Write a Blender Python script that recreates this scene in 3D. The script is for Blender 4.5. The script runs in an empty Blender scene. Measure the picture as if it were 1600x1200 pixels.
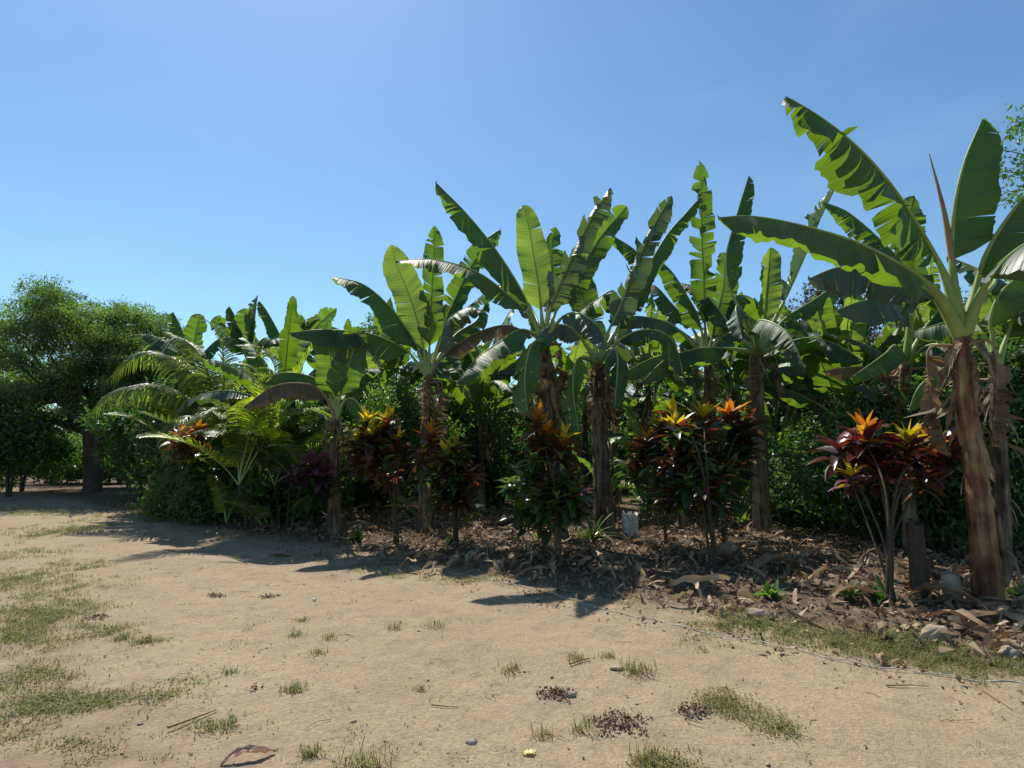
import bpy, math, random
import numpy as np
from mathutils import Vector, noise as mn
R = math.radians
scene = bpy.context.scene
col = scene.collection
# ------------------------------------------------------------------ camera
F = 900.0; PITCH = R(6.34); CAMZ = 1.6
cam = bpy.data.cameras.new("camera"); camo = bpy.data.objects.new("camera", cam); col.objects.link(camo)
cam.sensor_width = 36; cam.lens = 36*F/1600; cam.clip_end = 2000; cam.clip_start = 0.05
camo.location = (0, 0, CAMZ); camo.rotation_euler = (R(90)+PITCH, 0, 0)
scene.camera = camo
# ------------------------------------------------------------------ light
SUN = np.array([-370., 776., 1167.]); SUN /= np.linalg.norm(SUN)
EL = math.asin(SUN[2]); AZ = math.atan2(SUN[0], SUN[1])
w = bpy.data.worlds.new("World"); scene.world = w; w.use_nodes = True
nt = w.node_tree; bg = nt.nodes["Background"]
sky = nt.nodes.new("ShaderNodeTexSky"); sky.sky_type = 'NISHITA'; sky.sun_disc = False
sky.sun_elevation = EL; sky.sun_rotation = AZ; sky.air_density = 1.1; sky.dust_density = 0.3; sky.ozone_density = 3.0; sky.altitude = 50
tcw = nt.nodes.new("ShaderNodeTexCoord"); mpw = nt.nodes.new("ShaderNodeMapping"); mpw.inputs['Scale'].default_value = (1, 1, 2.6); nt.links.new(tcw.outputs['Generated'], mpw.inputs[0])
nzw = nt.nodes.new("ShaderNodeTexNoise"); nzw.inputs['Scale'].default_value = 3.2; nzw.inputs['Detail'].default_value = 6; nt.links.new(mpw.outputs[0], nzw.inputs['Vector'])
rpw = nt.nodes.new("ShaderNodeValToRGB"); rpw.color_ramp.elements[0].position = .50; rpw.color_ramp.elements[1].position = .78; rpw.color_ramp.elements[1].color = (.07, .07, .07, 1); nt.links.new(nzw.outputs['Fac'], rpw.inputs[0])
wsp = nt.nodes.new("ShaderNodeMix"); wsp.data_type = 'RGBA'; wsp.inputs[7].default_value = (7.5, 8.2, 9.0, 1); nt.links.new(rpw.outputs[0], wsp.inputs[0]); nt.links.new(sky.outputs[0], wsp.inputs[6])
tint = nt.nodes.new("ShaderNodeMix"); tint.data_type = 'RGBA'; tint.blend_type = 'MULTIPLY'; tint.inputs[0].default_value = 1
tint.inputs[7].default_value = (.81, 1.02, 1.08, 1); nt.links.new(wsp.outputs[2], tint.inputs[6])
nt.links.new(tint.outputs[2], bg.inputs[0]); bg.inputs[1].default_value = 0.093
sl = bpy.data.lights.new("sun", 'SUN'); sl.energy = 4.7; sl.angle = R(0.5); sl.color = (1, .94, .84)
so = bpy.data.objects.new("sun", sl); col.objects.link(so)
so.rotation_euler = Vector(SUN).to_track_quat('Z', 'Y').to_euler()
scene.view_settings.view_transform = 'Standard'; scene.view_settings.look = 'None'
scene.view_settings.exposure = 0.46; scene.view_settings.gamma = 1.0
cy = scene.cycles
cy.max_bounces = 7; cy.diffuse_bounces = 5; cy.glossy_bounces = 2; cy.transmission_bounces = 4; cy.transparent_max_bounces = 4

rng = np.random.default_rng(7); random.seed(7)
U = lambda a, b: float(rng.uniform(a, b))
# ------------------------------------------------------------------ geometry of the place
CP, SP = math.cos(PITCH), math.sin(PITCH)
def ray(px, py):
    a, b = (px-800)/F, (600-py)/F
    return np.array([a, CP-b*SP, SP+b*CP])
def at(px, py, Y):
    d = ray(px, py); t = Y/d[1]
    return np.array([d[0]*t, Y, CAMZ+d[2]*t])
def gp(px, py):
    d = ray(px, py); t = -CAMZ/d[2]
    return np.array([d[0]*t, d[1]*t, 0.])
def wdist(x, y):            # metres from the rope line, positive on the road side
    return (6.65-0.8*x-y)/1.2806
def hz(x, y):
    x = np.asarray(x, float); y = np.asarray(y, float)
    h = .018*np.sin(x*1.3+.6*y)*np.cos(y*1.1-.3*x)+.010*np.sin(3.1*x+1.7*y+1)*np.cos(2.3*y-1.1*x)
    d = wdist(x, y)
    h = h + .10/(1+np.exp((d+.9)*3.2)) - .035*np.exp(-((d-.75)/.35)**2) - .03*np.exp(-((d-2.2)/.35)**2)
    return h
def onground(px, py, dz=0.):
    p = gp(px, py)
    for _ in range(3):
        h = float(hz(p[0], p[1])); d = ray(px, py); t = (h-CAMZ)/d[2]; p = np.array([d[0]*t, d[1]*t, h])
    p[2] += dz
    return p
# ------------------------------------------------------------------ mesh builder (all quads)
class MB:
    def __init__(s): s.v = []; s.f = []; s.uv = []; s.r = []; s.m = []; s.n = 0
    def add(s, v, f, uv=None, r=0., mi=0):
        v = np.asarray(v, float).reshape(-1, 3); f = np.asarray(f, int).reshape(-1, 4)
        s.v.append(v); s.f.append(f+s.n)
        s.uv.append(np.zeros((len(v), 2)) if uv is None else np.asarray(uv, float).reshape(-1, 2))
        s.r.append(np.full(len(v), r) if np.isscalar(r) else np.asarray(r, float))
        s.m.append(np.full(len(f), mi)); s.n += len(v)
    def build(s, name, mats, parent=None, smooth=True):
        V = np.concatenate(s.v); Q = np.concatenate(s.f); UV = np.concatenate(s.uv); RR = np.concatenate(s.r); M = np.concatenate(s.m)
        me = bpy.data.meshes.new(name)
        off = np.zeros(3)
        if parent is not None and parent.type == 'EMPTY': off = np.array(parent['org'])
        elif parent is not None: off = np.array(parent['org'])
        me.vertices.add(len(V)); me.vertices.foreach_set("co", (V-off).ravel().astype(np.float32))
        me.loops.add(Q.size); me.loops.foreach_set("vertex_index", Q.ravel().astype(np.int32))
        me.polygons.add(len(Q)); me.polygons.foreach_set("loop_start", (np.arange(len(Q))*4).astype(np.int32))
        try: me.polygons.foreach_set("loop_total", np.full(len(Q), 4, np.int32))
        except Exception: pass
        me.polygons.foreach_set("use_smooth", np.full(len(Q), smooth, bool))
        if not isinstance(mats, (list, tuple)): mats = [mats]
        for m in mats: me.materials.append(m)
        me.polygons.foreach_set("material_index", M.astype(np.int32))
        ul = me.uv_layers.new(name="UVMap"); ul.data.foreach_set("uv", UV[Q.ravel()].ravel().astype(np.float32))
        at_ = me.attributes.new("rnd", 'FLOAT', 'POINT'); at_.data.foreach_set("value", RR.astype(np.float32))
        me.update(); me.validate()
        o = bpy.data.objects.new(name, me); col.objects.link(o)
        if parent is not None: o.parent = parent
        o['org'] = list(map(float, off))
        return o
def grid_faces(a, b, wrap=False):
    i, j = np.meshgrid(np.arange(a-1), np.arange(b if wrap else b-1), indexing='ij')
    i = i.ravel(); j = j.ravel(); k = (j+1) % b
    return np.stack([i*b+j, i*b+k, (i+1)*b+k, (i+1)*b+j], 1)
def nrm(a): return a/np.maximum(np.linalg.norm(a, axis=-1, keepdims=True), 1e-9)
def spline(pts, n):
    p = np.asarray(pts, float)
    if len(p) == 2: return p[0]+(p[1]-p[0])*np.linspace(0, 1, n)[:, None]
    q = np.vstack([2*p[0]-p[1], p, 2*p[-1]-p[-2]]); out = []
    m = 24
    for i in range(len(p)-1):
        t = np.linspace(0, 1, m, endpoint=False)[:, None]; a, b, c, d = q[i:i+4]
        out.append(.5*((2*b)+(-a+c)*t+(2*a-5*b+4*c-d)*t*t+(-a+3*b-3*c+d)*t**3))
    out.append(p[-1:]); o = np.concatenate(out)
    L = np.concatenate([[0], np.cumsum(np.linalg.norm(np.diff(o, axis=0), axis=1))])
    s = np.linspace(0, L[-1], n)
    return np.stack([np.interp(s, L, o[:, k]) for k in range(3)], 1)
def frames(c):
    T = nrm(np.gradient(c, axis=0)); ref = np.array([0, 0, 1.]) if abs(T[0][2]) < .9 else np.array([1., 0, 0])
    A = nrm(np.cross(T, ref)); 
    for i in range(1, len(A)):
        a = A[i-1]-T[i]*np.dot(A[i-1], T[i]); A[i] = a/max(np.linalg.norm(a), 1e-9)
    return T, A, np.cross(A, T)
def tube(mb, c, rad, k=8, r=0., jit=0., mi=0, uvs=1.):
    c = np.asarray(c, float); n = len(c); rad = np.broadcast_to(np.asarray(rad, float), (n,))
    T, A, B = frames(c); th = np.linspace(0, 2*math.pi, k, endpoint=False)
    rr = rad[:, None]*(1+jit*rng.normal(size=(n, k)))
    v = c[:, None]+rr[..., None]*(np.cos(th)[None, :, None]*A[:, None]+np.sin(th)[None, :, None]*B[:, None])
    L = np.concatenate([[0], np.cumsum(np.linalg.norm(np.diff(c, axis=0), axis=1))])
    uv = np.stack(np.broadcast_arrays(th[None, :]/6.283, L[:, None]*uvs), -1)
    mb.add(v.reshape(-1, 3), grid_faces(n, k, True), uv.reshape(-1, 2), r, mi)
    # end cap
    base = mb.n
    e = np.vstack([v[-1], c[-1:]]); 
    q = [[i, (i+1) % k, k, k] for i in range(0)]
    if k % 2 == 0 and rad[-1] > .006:
        f = [[i, (i+1) % k, (i+2) % k, k] for i in range(0, k, 2)]
        mb.add(e, f, None, r, mi)
# ------------------------------------------------------------------ objects
def tag(o, label, cat, group=None, kind=None):
    if label: o['label'] = label
    if cat: o['category'] = cat
    if group: o['group'] = group
    if kind: o['kind'] = kind
    return o
def empty(name, loc, label, cat, group=None):
    o = bpy.data.objects.new(name, None); col.objects.link(o); o.location = [float(a) for a in loc]
    o.empty_display_size = .2; o['org'] = [float(a) for a in loc]
    return tag(o, label, cat, group)
# ------------------------------------------------------------------ materials
def newmat(name):
    m = bpy.data.materials.new(name); m.use_nodes = True; n = m.node_tree.nodes; n.clear()
    return m, n, m.node_tree.links
def N(n, t, **k):
    o = n.new(t)
    for a, b in k.items(): setattr(o, a, b)
    return o
def ramp(n, l, src, stops):
    r = n.new("ShaderNodeValToRGB"); e = r.color_ramp.elements
    while len(e) < len(stops): e.new(.5)
    for i, (p, c) in enumerate(stops):
        e[i].position = p; e[i].color = (*c, 1) if len(c) == 3 else c
    l.new(src, r.inputs[0]); return r.outputs[0]
def noise_(n, l, vec, scale, detail=3, rough=.55):
    t = N(n, "ShaderNodeTexNoise"); t.inputs['Scale'].default_value = scale; t.inputs['Detail'].default_value = detail
    t.inputs['Roughness'].default_value = rough
    if vec is not None: l.new(vec, t.inputs['Vector'])
    return t.outputs['Fac']
def mapping(n, l, vec, sc):
    m = N(n, "ShaderNodeMapping"); m.inputs['Scale'].default_value = sc; l.new(vec, m.inputs['Vector']); return m.outputs[0]
def mixc(n, l, fac, a, b, mode='MIX'):
    m = N(n, "ShaderNodeMix", data_type='RGBA', blend_type=mode)
    for s, k in ((fac, 0), (a, 6), (b, 7)):
        if isinstance(s, (int, float)): m.inputs[k].default_value = s
        elif isinstance(s, tuple): m.inputs[k].default_value = (*s, 1)
        else: l.new(s, m.inputs[k])
    return m.outputs[2]
def mathn(n, l, op, a, b=None):
    m = N(n, "ShaderNodeMath", operation=op)
    for i, s in enumerate((a, b)):
        if s is None: continue
        if isinstance(s, (int, float)): m.inputs[i].default_value = s
        else: l.new(s, m.inputs[i])
    return m.outputs[0]
def leafshader(m, n, l, colr, trans, tf, rough=.45, bump=None, spec=.5):
    p = N(n, "ShaderNodeBsdfPrincipled"); t = N(n, "ShaderNodeBsdfTranslucent"); x = N(n, "ShaderNodeMixShader"); o = N(n, "ShaderNodeOutputMaterial")
    l.new(colr, p.inputs['Base Color']); p.inputs['Roughness'].default_value = rough
    p.inputs['Specular IOR Level'].default_value = spec
    l.new(trans, t.inputs['Color']); x.inputs[0].default_value = tf
    l.new(p.outputs[0], x.inputs[1]); l.new(t.outputs[0], x.inputs[2]); l.new(x.outputs[0], o.inputs[0])
    if bump is not None: l.new(bump, p.inputs['Normal']); l.new(bump, t.inputs['Normal'])
def banana_mat(name, dark, light, tr, tf=.42, rough=.36, dry=.12):
    m, n, l = newmat(name)
    uv = N(n, "ShaderNodeUVMap").outputs[0]; at_ = N(n, "ShaderNodeAttribute", attribute_name="rnd").outputs['Fac']
    geo = N(n, "ShaderNodeTexCoord").outputs['Object']
    vein = noise_(n, l, mapping(n, l, uv, (.25, 26, 1)), 1.6, 2)
    fine = noise_(n, l, mapping(n, l, uv, (.5, 150, 1)), 1., 2)
    big = noise_(n, l, geo, 2.2, 3)
    a = mathn(n, l, 'ADD', mathn(n, l, 'MULTIPLY', vein, .55), mathn(n, l, 'MULTIPLY', at_, .5))
    a = mathn(n, l, 'ADD', a, mathn(n, l, 'MULTIPLY', mathn(n, l, 'SUBTRACT', big, .5), .5))
    c = ramp(n, l, a, [(.2, dark), (.8, light)])
    t = ramp(n, l, a, [(.2, tuple(v*.65 for v in tr)), (.8, tr)])
    # brown torn margins and dead spots
    sep = N(n, "ShaderNodeSeparateXYZ"); l.new(uv, sep.inputs[0])
    edge = mathn(n, l, 'ADD', sep.outputs[0], mathn(n, l, 'MULTIPLY', noise_(n, l, geo, 5., 4), .5))
    br = ramp(n, l, edge, [(1.18-dry, (0, 0, 0)), (1.36-dry, (1, 1, 1))])
    c = mixc(n, l, br, c, (.20, .14, .07)); t = mixc(n, l, br, t, (.20, .13, .05))
    b = N(n, "ShaderNodeBump"); b.inputs['Strength'].default_value = .55; b.inputs['Distance'].default_value = .02
    l.new(mathn(n, l, 'ADD', vein, mathn(n, l, 'MULTIPLY', fine, .25)), b.inputs['Height'])
    leafshader(m, n, l, c, t, tf, rough, b.outputs[0])
    return m
def simple_leaf(name, stops, trk=2.2, tf=.35, rough=.5, trc=(1.3, 1.6, .5), scale=1.2):
    m, n, l = newmat(name)
    a = N(n, "ShaderNodeAttribute", attribute_name="rnd").outputs['Fac']
    g = noise_(n, l, N(n, "ShaderNodeTexCoord").outputs['Object'], scale, 2)
    a = mathn(n, l, 'ADD', mathn(n, l, 'MULTIPLY', a, .75), mathn(n, l, 'MULTIPLY', mathn(n, l, 'SUBTRACT', g, .3), .5))
    c = ramp(n, l, a, stops)
    t = ramp(n, l, a, [(p, tuple(min(.95, x*trk*k) for x, k in zip(cc, trc))) for p, cc in stops])
    leafshader(m, n, l, c, t, tf, rough)
    return m
def bark_mat(name, stops, sc=(3, 3, .5), scale=8, rough=.85, bump=.5, dist=.03, uvmode=False):
    m, n, l = newmat(name)
    tc = N(n, "ShaderNodeTexCoord").outputs['Object']
    a = noise_(n, l, mapping(n, l, tc, sc), scale, 6, .65)
    b_ = noise_(n, l, mapping(n, l, tc, (1, 1, .8) if sc[2] < .4 else (1, 1, 1)), 4.5 if sc[2] < .4 else 2.3, 4)
    f_ = mathn(n, l, 'ADD', mathn(n, l, 'MULTIPLY', a, .55), mathn(n, l, 'MULTIPLY', b_, .45))
    if sc[2] < .4: f_ = mathn(n, l, 'ADD', f_, mathn(n, l, 'MULTIPLY', mathn(n, l, 'SUBTRACT', N(n, "ShaderNodeAttribute", attribute_name="rnd").outputs['Fac'], .5), .20))
    c = ramp(n, l, f_, stops)
    p = N(n, "ShaderNodeBsdfPrincipled"); o = N(n, "ShaderNodeOutputMaterial"); l.new(c, p.inputs['Base Color'])
    p.inputs['Roughness'].default_value = rough; p.inputs['Specular IOR Level'].default_value = .25
    b = N(n, "ShaderNodeBump"); b.inputs['Strength'].default_value = bump; b.inputs['Distance'].default_value = dist
    l.new(a, b.inputs['Height']); l.new(b.outputs[0], p.inputs['Normal']); l.new(p.outputs[0], o.inputs[0])
    return m
M = {}
M['ban'] = banana_mat('banana_leaf_green', (.020, .052, .022), (.050, .105, .036), (.26, .47, .025), .38, .5)
M['ban_grey'] = banana_mat('banana_leaf_weathered', (.05, .082, .05), (.125, .165, .10), (.17, .30, .05), .26, .42, .10)
M['ban_young'] = banana_mat('banana_leaf_young', (.06, .13, .03), (.11, .21, .045), (.36, .55, .06), .45, .42, .05)
M['ban_old'] = banana_mat('banana_leaf_browning', (.07, .06, .035), (.17, .12, .065), (.30, .22, .07), .3, .6, .35)
M['ban_dry'] = banana_mat('banana_leaf_dry', (.10, .065, .035), (.33, .23, .13), (.34, .22, .10), .3, .8, .3)
M['midrib'] = bark_mat('banana_midrib', [(.3, (.16, .24, .06)), (.7, (.34, .40, .13))], (2, 2, 2), 4, .45, .1)
M['midrib_dry'] = bark_mat('dry_midrib', [(.3, (.16, .10, .05)), (.7, (.36, .24, .12))], (2, 2, 2), 4, .7, .2)
M['stem'] = bark_mat('banana_trunk', [(.38, (.026, .020, .015)), (.47, (.085, .062, .042)), (.55, (.17, .13, .085)), (.66, (.31, .25, .165))], (3.5, 3.5, .35), 5, .75, .8)
M['stem_red'] = bark_mat('banana_trunk_reddish', [(.37, (.025, .013, .010)), (.46, (.11, .045, .022)), (.55, (.24, .12, .05)), (.66, (.36, .27, .13))], (3, 3, .3), 4, .6, .8)
M['fibre'] = bark_mat('dry_sheath', [(.3, (.09, .06, .035)), (.7, (.38, .27, .16))], (2, 2, 2), 6, .85, .4)
M['bark'] = bark_mat('tree_bark', [(.3, (.025, .02, .015)), (.7, (.13, .10, .07))], (3, 3, .7), 7, .9, .8)
M['croton_stem'] = bark_mat('shrub_stem', [(.3, (.035, .026, .016)), (.7, (.12, .095, .06))], (5, 5, 2), 9, .8, .4)
M['tree_leaf'] = simple_leaf('feathery_tree_leaf', [(.1, (.04, .072, .032)), (.5, (.08, .125, .05)), (.9, (.14, .195, .065))], 2.0, .4, .6)
M['dark_leaf'] = simple_leaf('glossy_dark_leaf', [(.1, (.018, .045, .014)), (.5, (.045, .095, .028)), (.9, (.10, .165, .05))], 2.2, .3, .42)
M['light_leaf'] = simple_leaf('pale_green_leaf', [(.1, (.03, .06, .02)), (.5, (.07, .125, .035)), (.9, (.13, .20, .055))], 2.0, .42, .5)
M['brown_leaf'] = simple_leaf('withered_leaf', [(.1, (.03, .022, .016)), (.5, (.08, .06, .04)), (.9, (.15, .12, .08))], 1.6, .2, .7, (1, 1, 1))
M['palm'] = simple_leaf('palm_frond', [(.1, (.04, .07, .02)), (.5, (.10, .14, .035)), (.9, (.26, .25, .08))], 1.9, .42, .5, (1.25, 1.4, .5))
M['palm_dark'] = simple_leaf('shaded_palm_frond', [(.1, (.025, .055, .015)), (.5, (.05, .095, .025)), (.9, (.12, .15, .04))], 1.9, .35, .55)  # darker copy of the palm material, shade put into the colour
M['palm_lit'] = simple_leaf('sunlit_palm_frond', [(.1, (.12, .19, .02)), (.5, (.22, .30, .025)), (.9, (.42, .48, .03))], 1.9, .5, .4, (1.1, 1.1, .6))  # brighter copy of the palm material, sunlight on the fronds painted into the colour
M['cro_red'] = simple_leaf('croton_dark_red', [(.05, (.028, .045, .016)), (.35, (.052, .040, .018)), (.65, (.095, .038, .02)), (.95, (.20, .085, .03))], 1.8, .3, .4, (1.6, .9, .5), 3)
M['cro_crimson'] = simple_leaf('croton_crimson', [(.05, (.022, .016, .012)), (.4, (.05, .017, .015)), (.7, (.10, .024, .02)), (.95, (.22, .05, .025))], 1.5, .25, .32, (1.6, .8, .6), 3)
M['cro_yel'] = simple_leaf('croton_yellow', [(.06, (.10, .13, .02)), (.3, (.34, .32, .02)), (.55, (.60, .44, .02)), (.9, (.78, .58, .04))], 1.3, .4, .4, (1.1, 1, .5), 3)
M['cro_or'] = simple_leaf('croton_orange', [(.06, (.09, .08, .02)), (.3, (.26, .13, .02)), (.55, (.46, .19, .02)), (.9, (.62, .38, .03))], 1.4, .4, .4, (1.2, .9, .5), 3)
M['cro_green'] = simple_leaf('croton_green', [(.05, (.02, .045, .016)), (.5, (.045, .085, .028)), (.9, (.15, .17, .035))], 2.0, .28, .3, (1.3, 1.5, .5), 3)
M['cro_purple'] = simple_leaf('croton_purple', [(.05, (.03, .016, .02)), (.5, (.08, .035, .05)), (.95, (.26, .13, .15))], 1.5, .25, .35, (1.3, .8, .9), 3)
M['grass'] = simple_leaf('grass_blade', [(.05, (.26, .20, .11)), (.35, (.22, .19, .085)), (.65, (.16, .165, .06)), (.95, (.13, .165, .05))], 1.4, .35, .6, (1, 1.2, .6), 1.5)
M['grass_green'] = simple_leaf('fresh_grass_blade', [(.05, (.07, .11, .03)), (.95, (.10, .21, .04))], 1.6, .35, .6, (1, 1.2, .6), 1.5)
M['litter'] = simple_leaf('dry_leaf_litter', [(.05, (.06, .036, .022)), (.3, (.16, .095, .052)), (.6, (.31, .205, .12)), (.9, (.52, .39, .25))], 1.2, .15, .8, (1, .9, .7), 3)
M['redweed'] = simple_leaf('reddish_weed', [(.05, (.08, .035, .025)), (.9, (.20, .10, .065))], 1.2, .2, .7, (1, 1, 1), 3)
M['stone'] = bark_mat('stone', [(.35, (.20, .15, .10)), (.65, (.46, .37, .27))], (1, 1, 1), 14, .9, .6, .01)
M['darkstone'] = bark_mat('dark_stone', [(.3, (.02, .02, .02)), (.7, (.06, .055, .05))], (1, 1, 1), 14, .9, .6, .01)
M['plastic'] = bark_mat('white_plastic', [(.40, (.40, .36, .30)), (.52, (.66, .64, .60)), (.7, (.78, .77, .75))], (1, 1, 1), 9, .5, .1)
M['rope'] = bark_mat('white_rope', [(.3, (.30, .27, .22)), (.7, (.58, .55, .50))], (20, 20, 20), 6, .8, .3, .003)
M['tin'] = bark_mat('tin_sheet', [(.3, (.16, .17, .18)), (.7, (.34, .35, .36))], (1, 1, 1), 3, .5, .1)
M['shedwall'] = bark_mat('shed_wall', [(.3, (.10, .09, .08)), (.7, (.2, .18, .16))], (1, 1, 1), 5, .9, .3)
M['yellowleaf'] = simple_leaf('fallen_yellow_leaf', [(.1, (.60, .55, .22)), (.9, (.70, .66, .32))], 1.1, .2, .7, (1, 1, .8), 3)
M['pinkleaf'] = simple_leaf('fallen_pinkish_leaf', [(.1, (.22, .12, .09)), (.9, (.48, .30, .22))], 1.1, .2, .7, (1, 1, .8), 6)

def ground_mat():
    m, n, l = newmat('sandy_ground')
    tc = N(n, "ShaderNodeTexCoord").outputs['Object']
    dt = N(n, "ShaderNodeVectorMath", operation='DOT_PRODUCT'); l.new(tc, dt.inputs[0]); dt.inputs[1].default_value = (-.8/1.2806, -1/1.2806, 0)
    d = mathn(n, l, 'ADD', dt.outputs['Value'], 6.65/1.2806)
    big = noise_(n, l, tc, .55, 4); mid = noise_(n, l, tc, 3.2, 5, .6); fine = noise_(n, l, tc, 45, 4, .7); grit = noise_(n, l, tc, 160, 2, .6)
    sand = ramp(n, l, mathn(n, l, 'ADD', mathn(n, l, 'MULTIPLY', big, .5), mathn(n, l, 'MULTIPLY', mid, .5)),
                [(.36, (.220, .163, .106)), (.5, (.312, .236, .154)), (.64, (.375, .294, .195))])
    # wheel-worn strips run along the road
    uv = N(n, "ShaderNodeCombineXYZ"); l.new(d, uv.inputs[0])
    dl = N(n, "ShaderNodeVectorMath", operation='DOT_PRODUCT'); l.new(tc, dl.inputs[0]); dl.inputs[1].default_value = (-.78, .62, 0)
    l.new(mathn(n, l, 'MULTIPLY', dl.outputs['Value'], .12), uv.inputs[1])
    strk = noise_(n, l, uv.outputs[0], 3.0, 4)
    sand = mixc(n, l, ramp(n, l, strk, [(.42, (0, 0, 0)), (.66, (.5, .5, .5))]), sand, (.43, .33, .22))
    sand = mixc(n, l, .55, sand, ramp(n, l, fine, [(.3, (.17, .12, .08)), (.7, (.46, .36, .24))]))
    sand = mixc(n, l, ramp(n, l, grit, [(.66, (0, 0, 0)), (.74, (.7, .7, .7))]), sand, (.16, .115, .08))
    sand = mixc(n, l, ramp(n, l, noise_(n, l, tc, 90, 2, .5), [(.70, (0, 0, 0)), (.76, (.7, .7, .7))]), sand, (.58, .50, .40))
    sand = mixc(n, l, ramp(n, l, noise_(n, l, tc, 7.5, 6, .72), [(.50, (0, 0, 0)), (.66, (.5, .5, .5))]), sand, (.205, .15, .105))
    # side of the road: browner, weedier soil
    dn = mathn(n, l, 'ADD', d, mathn(n, l, 'MULTIPLY', mathn(n, l, 'SUBTRACT', noise_(n, l, tc, 1.3, 5, .62), .5), 2.2))
    side = ramp(n, l, mathn(n, l, 'MULTIPLY', dn, .1), [(.33, (0, 0, 0)), (.42, (1, 1, 1))])
    soil2 = ramp(n, l, mid, [(.32, (.15, .10, .068)), (.5, (.25, .178, .122)), (.7, (.33, .25, .17))])
    c = mixc(n, l, mathn(n, l, 'MULTIPLY', side, .85), sand, soil2)
    # plantation soil
    dn2 = mathn(n, l, 'ADD', d, mathn(n, l, 'MULTIPLY', mathn(n, l, 'SUBTRACT', noise_(n, l, tc, 2.6, 6, .7), .5), 1.5))
    pl = ramp(n, l, mathn(n, l, 'ADD', mathn(n, l, 'MULTIPLY', dn2, .25), .5), [(.30, (1, 1, 1)), (.47, (0, 0, 0))])
    soil = ramp(n, l, noise_(n, l, tc, 9, 6, .75), [(.3, (.055, .038, .026)), (.5, (.13, .092, .06)), (.7, (.25, .18, .12))])
    c = mixc(n, l, pl, c, soil)
    p = N(n, "ShaderNodeBsdfPrincipled"); o = N(n, "ShaderNodeOutputMaterial"); l.new(c, p.inputs['Base Color'])
    p.inputs['Roughness'].default_value = .97; p.inputs['Specular IOR Level'].default_value = .15
    b = N(n, "ShaderNodeBump"); b.inputs['Strength'].default_value = .9; b.inputs['Distance'].default_value = .045
    l.new(mathn(n, l, 'ADD', mathn(n, l, 'MULTIPLY', mid, 1.2), mathn(n, l, 'ADD', mathn(n, l, 'MULTIPLY', fine, .35), mathn(n, l, 'MULTIPLY', grit, .12))), b.inputs['Height'])
    l.new(b.outputs[0], p.inputs['Normal']); l.new(p.outputs[0], o.inputs[0])
    return m
M['ground'] = ground_mat()
# ------------------------------------------------------------------ the ground
def axis(a, b, lo, hi, step):
    fine = np.arange(lo, hi, step); left = lo-np.geomspace(step, lo-a, 26)[::-1]; right = hi+np.geomspace(step, b-hi, 26)
    return np.concatenate([left, fine, right])
xs = axis(-300, 300, -14, 9, .06); ys = axis(-60, 500, 1.2, 17, .06)
X, Y = np.meshgrid(xs, ys, indexing='ij')
Z = hz(X, Y)
rs = np.random.RandomState(3)
for fr, am in ((4., .010), (9., .007), (17., .004), (29., .0022)):
    for k in range(4):
        a, b, c = rs.uniform(-1, 1), rs.uniform(-1, 1), rs.uniform(0, 6)
        Z += am*.5*np.sin(fr*(a*X+b*Y)+c)*np.cos(fr*.8*(b*X-a*Y)+2*c)
V = np.stack([X, Y, Z], -1).reshape(-1, 3); Q = grid_faces(len(xs), len(ys))
cen = V[Q].mean(1); wd = wdist(cen[:, 0], cen[:, 1]); road = (wd > -.15) & (wd < 3.4)
for nm, mask in (('dirt_road', road), ('ground', ~road)):
    q = Q[mask]; used = np.unique(q); idx = np.zeros(len(V), int); idx[used] = np.arange(len(used))
    mb = MB(); mb.add(V[used], idx[q]); o = mb.build(nm, M['ground']); o['kind'] = 'structure'

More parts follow.
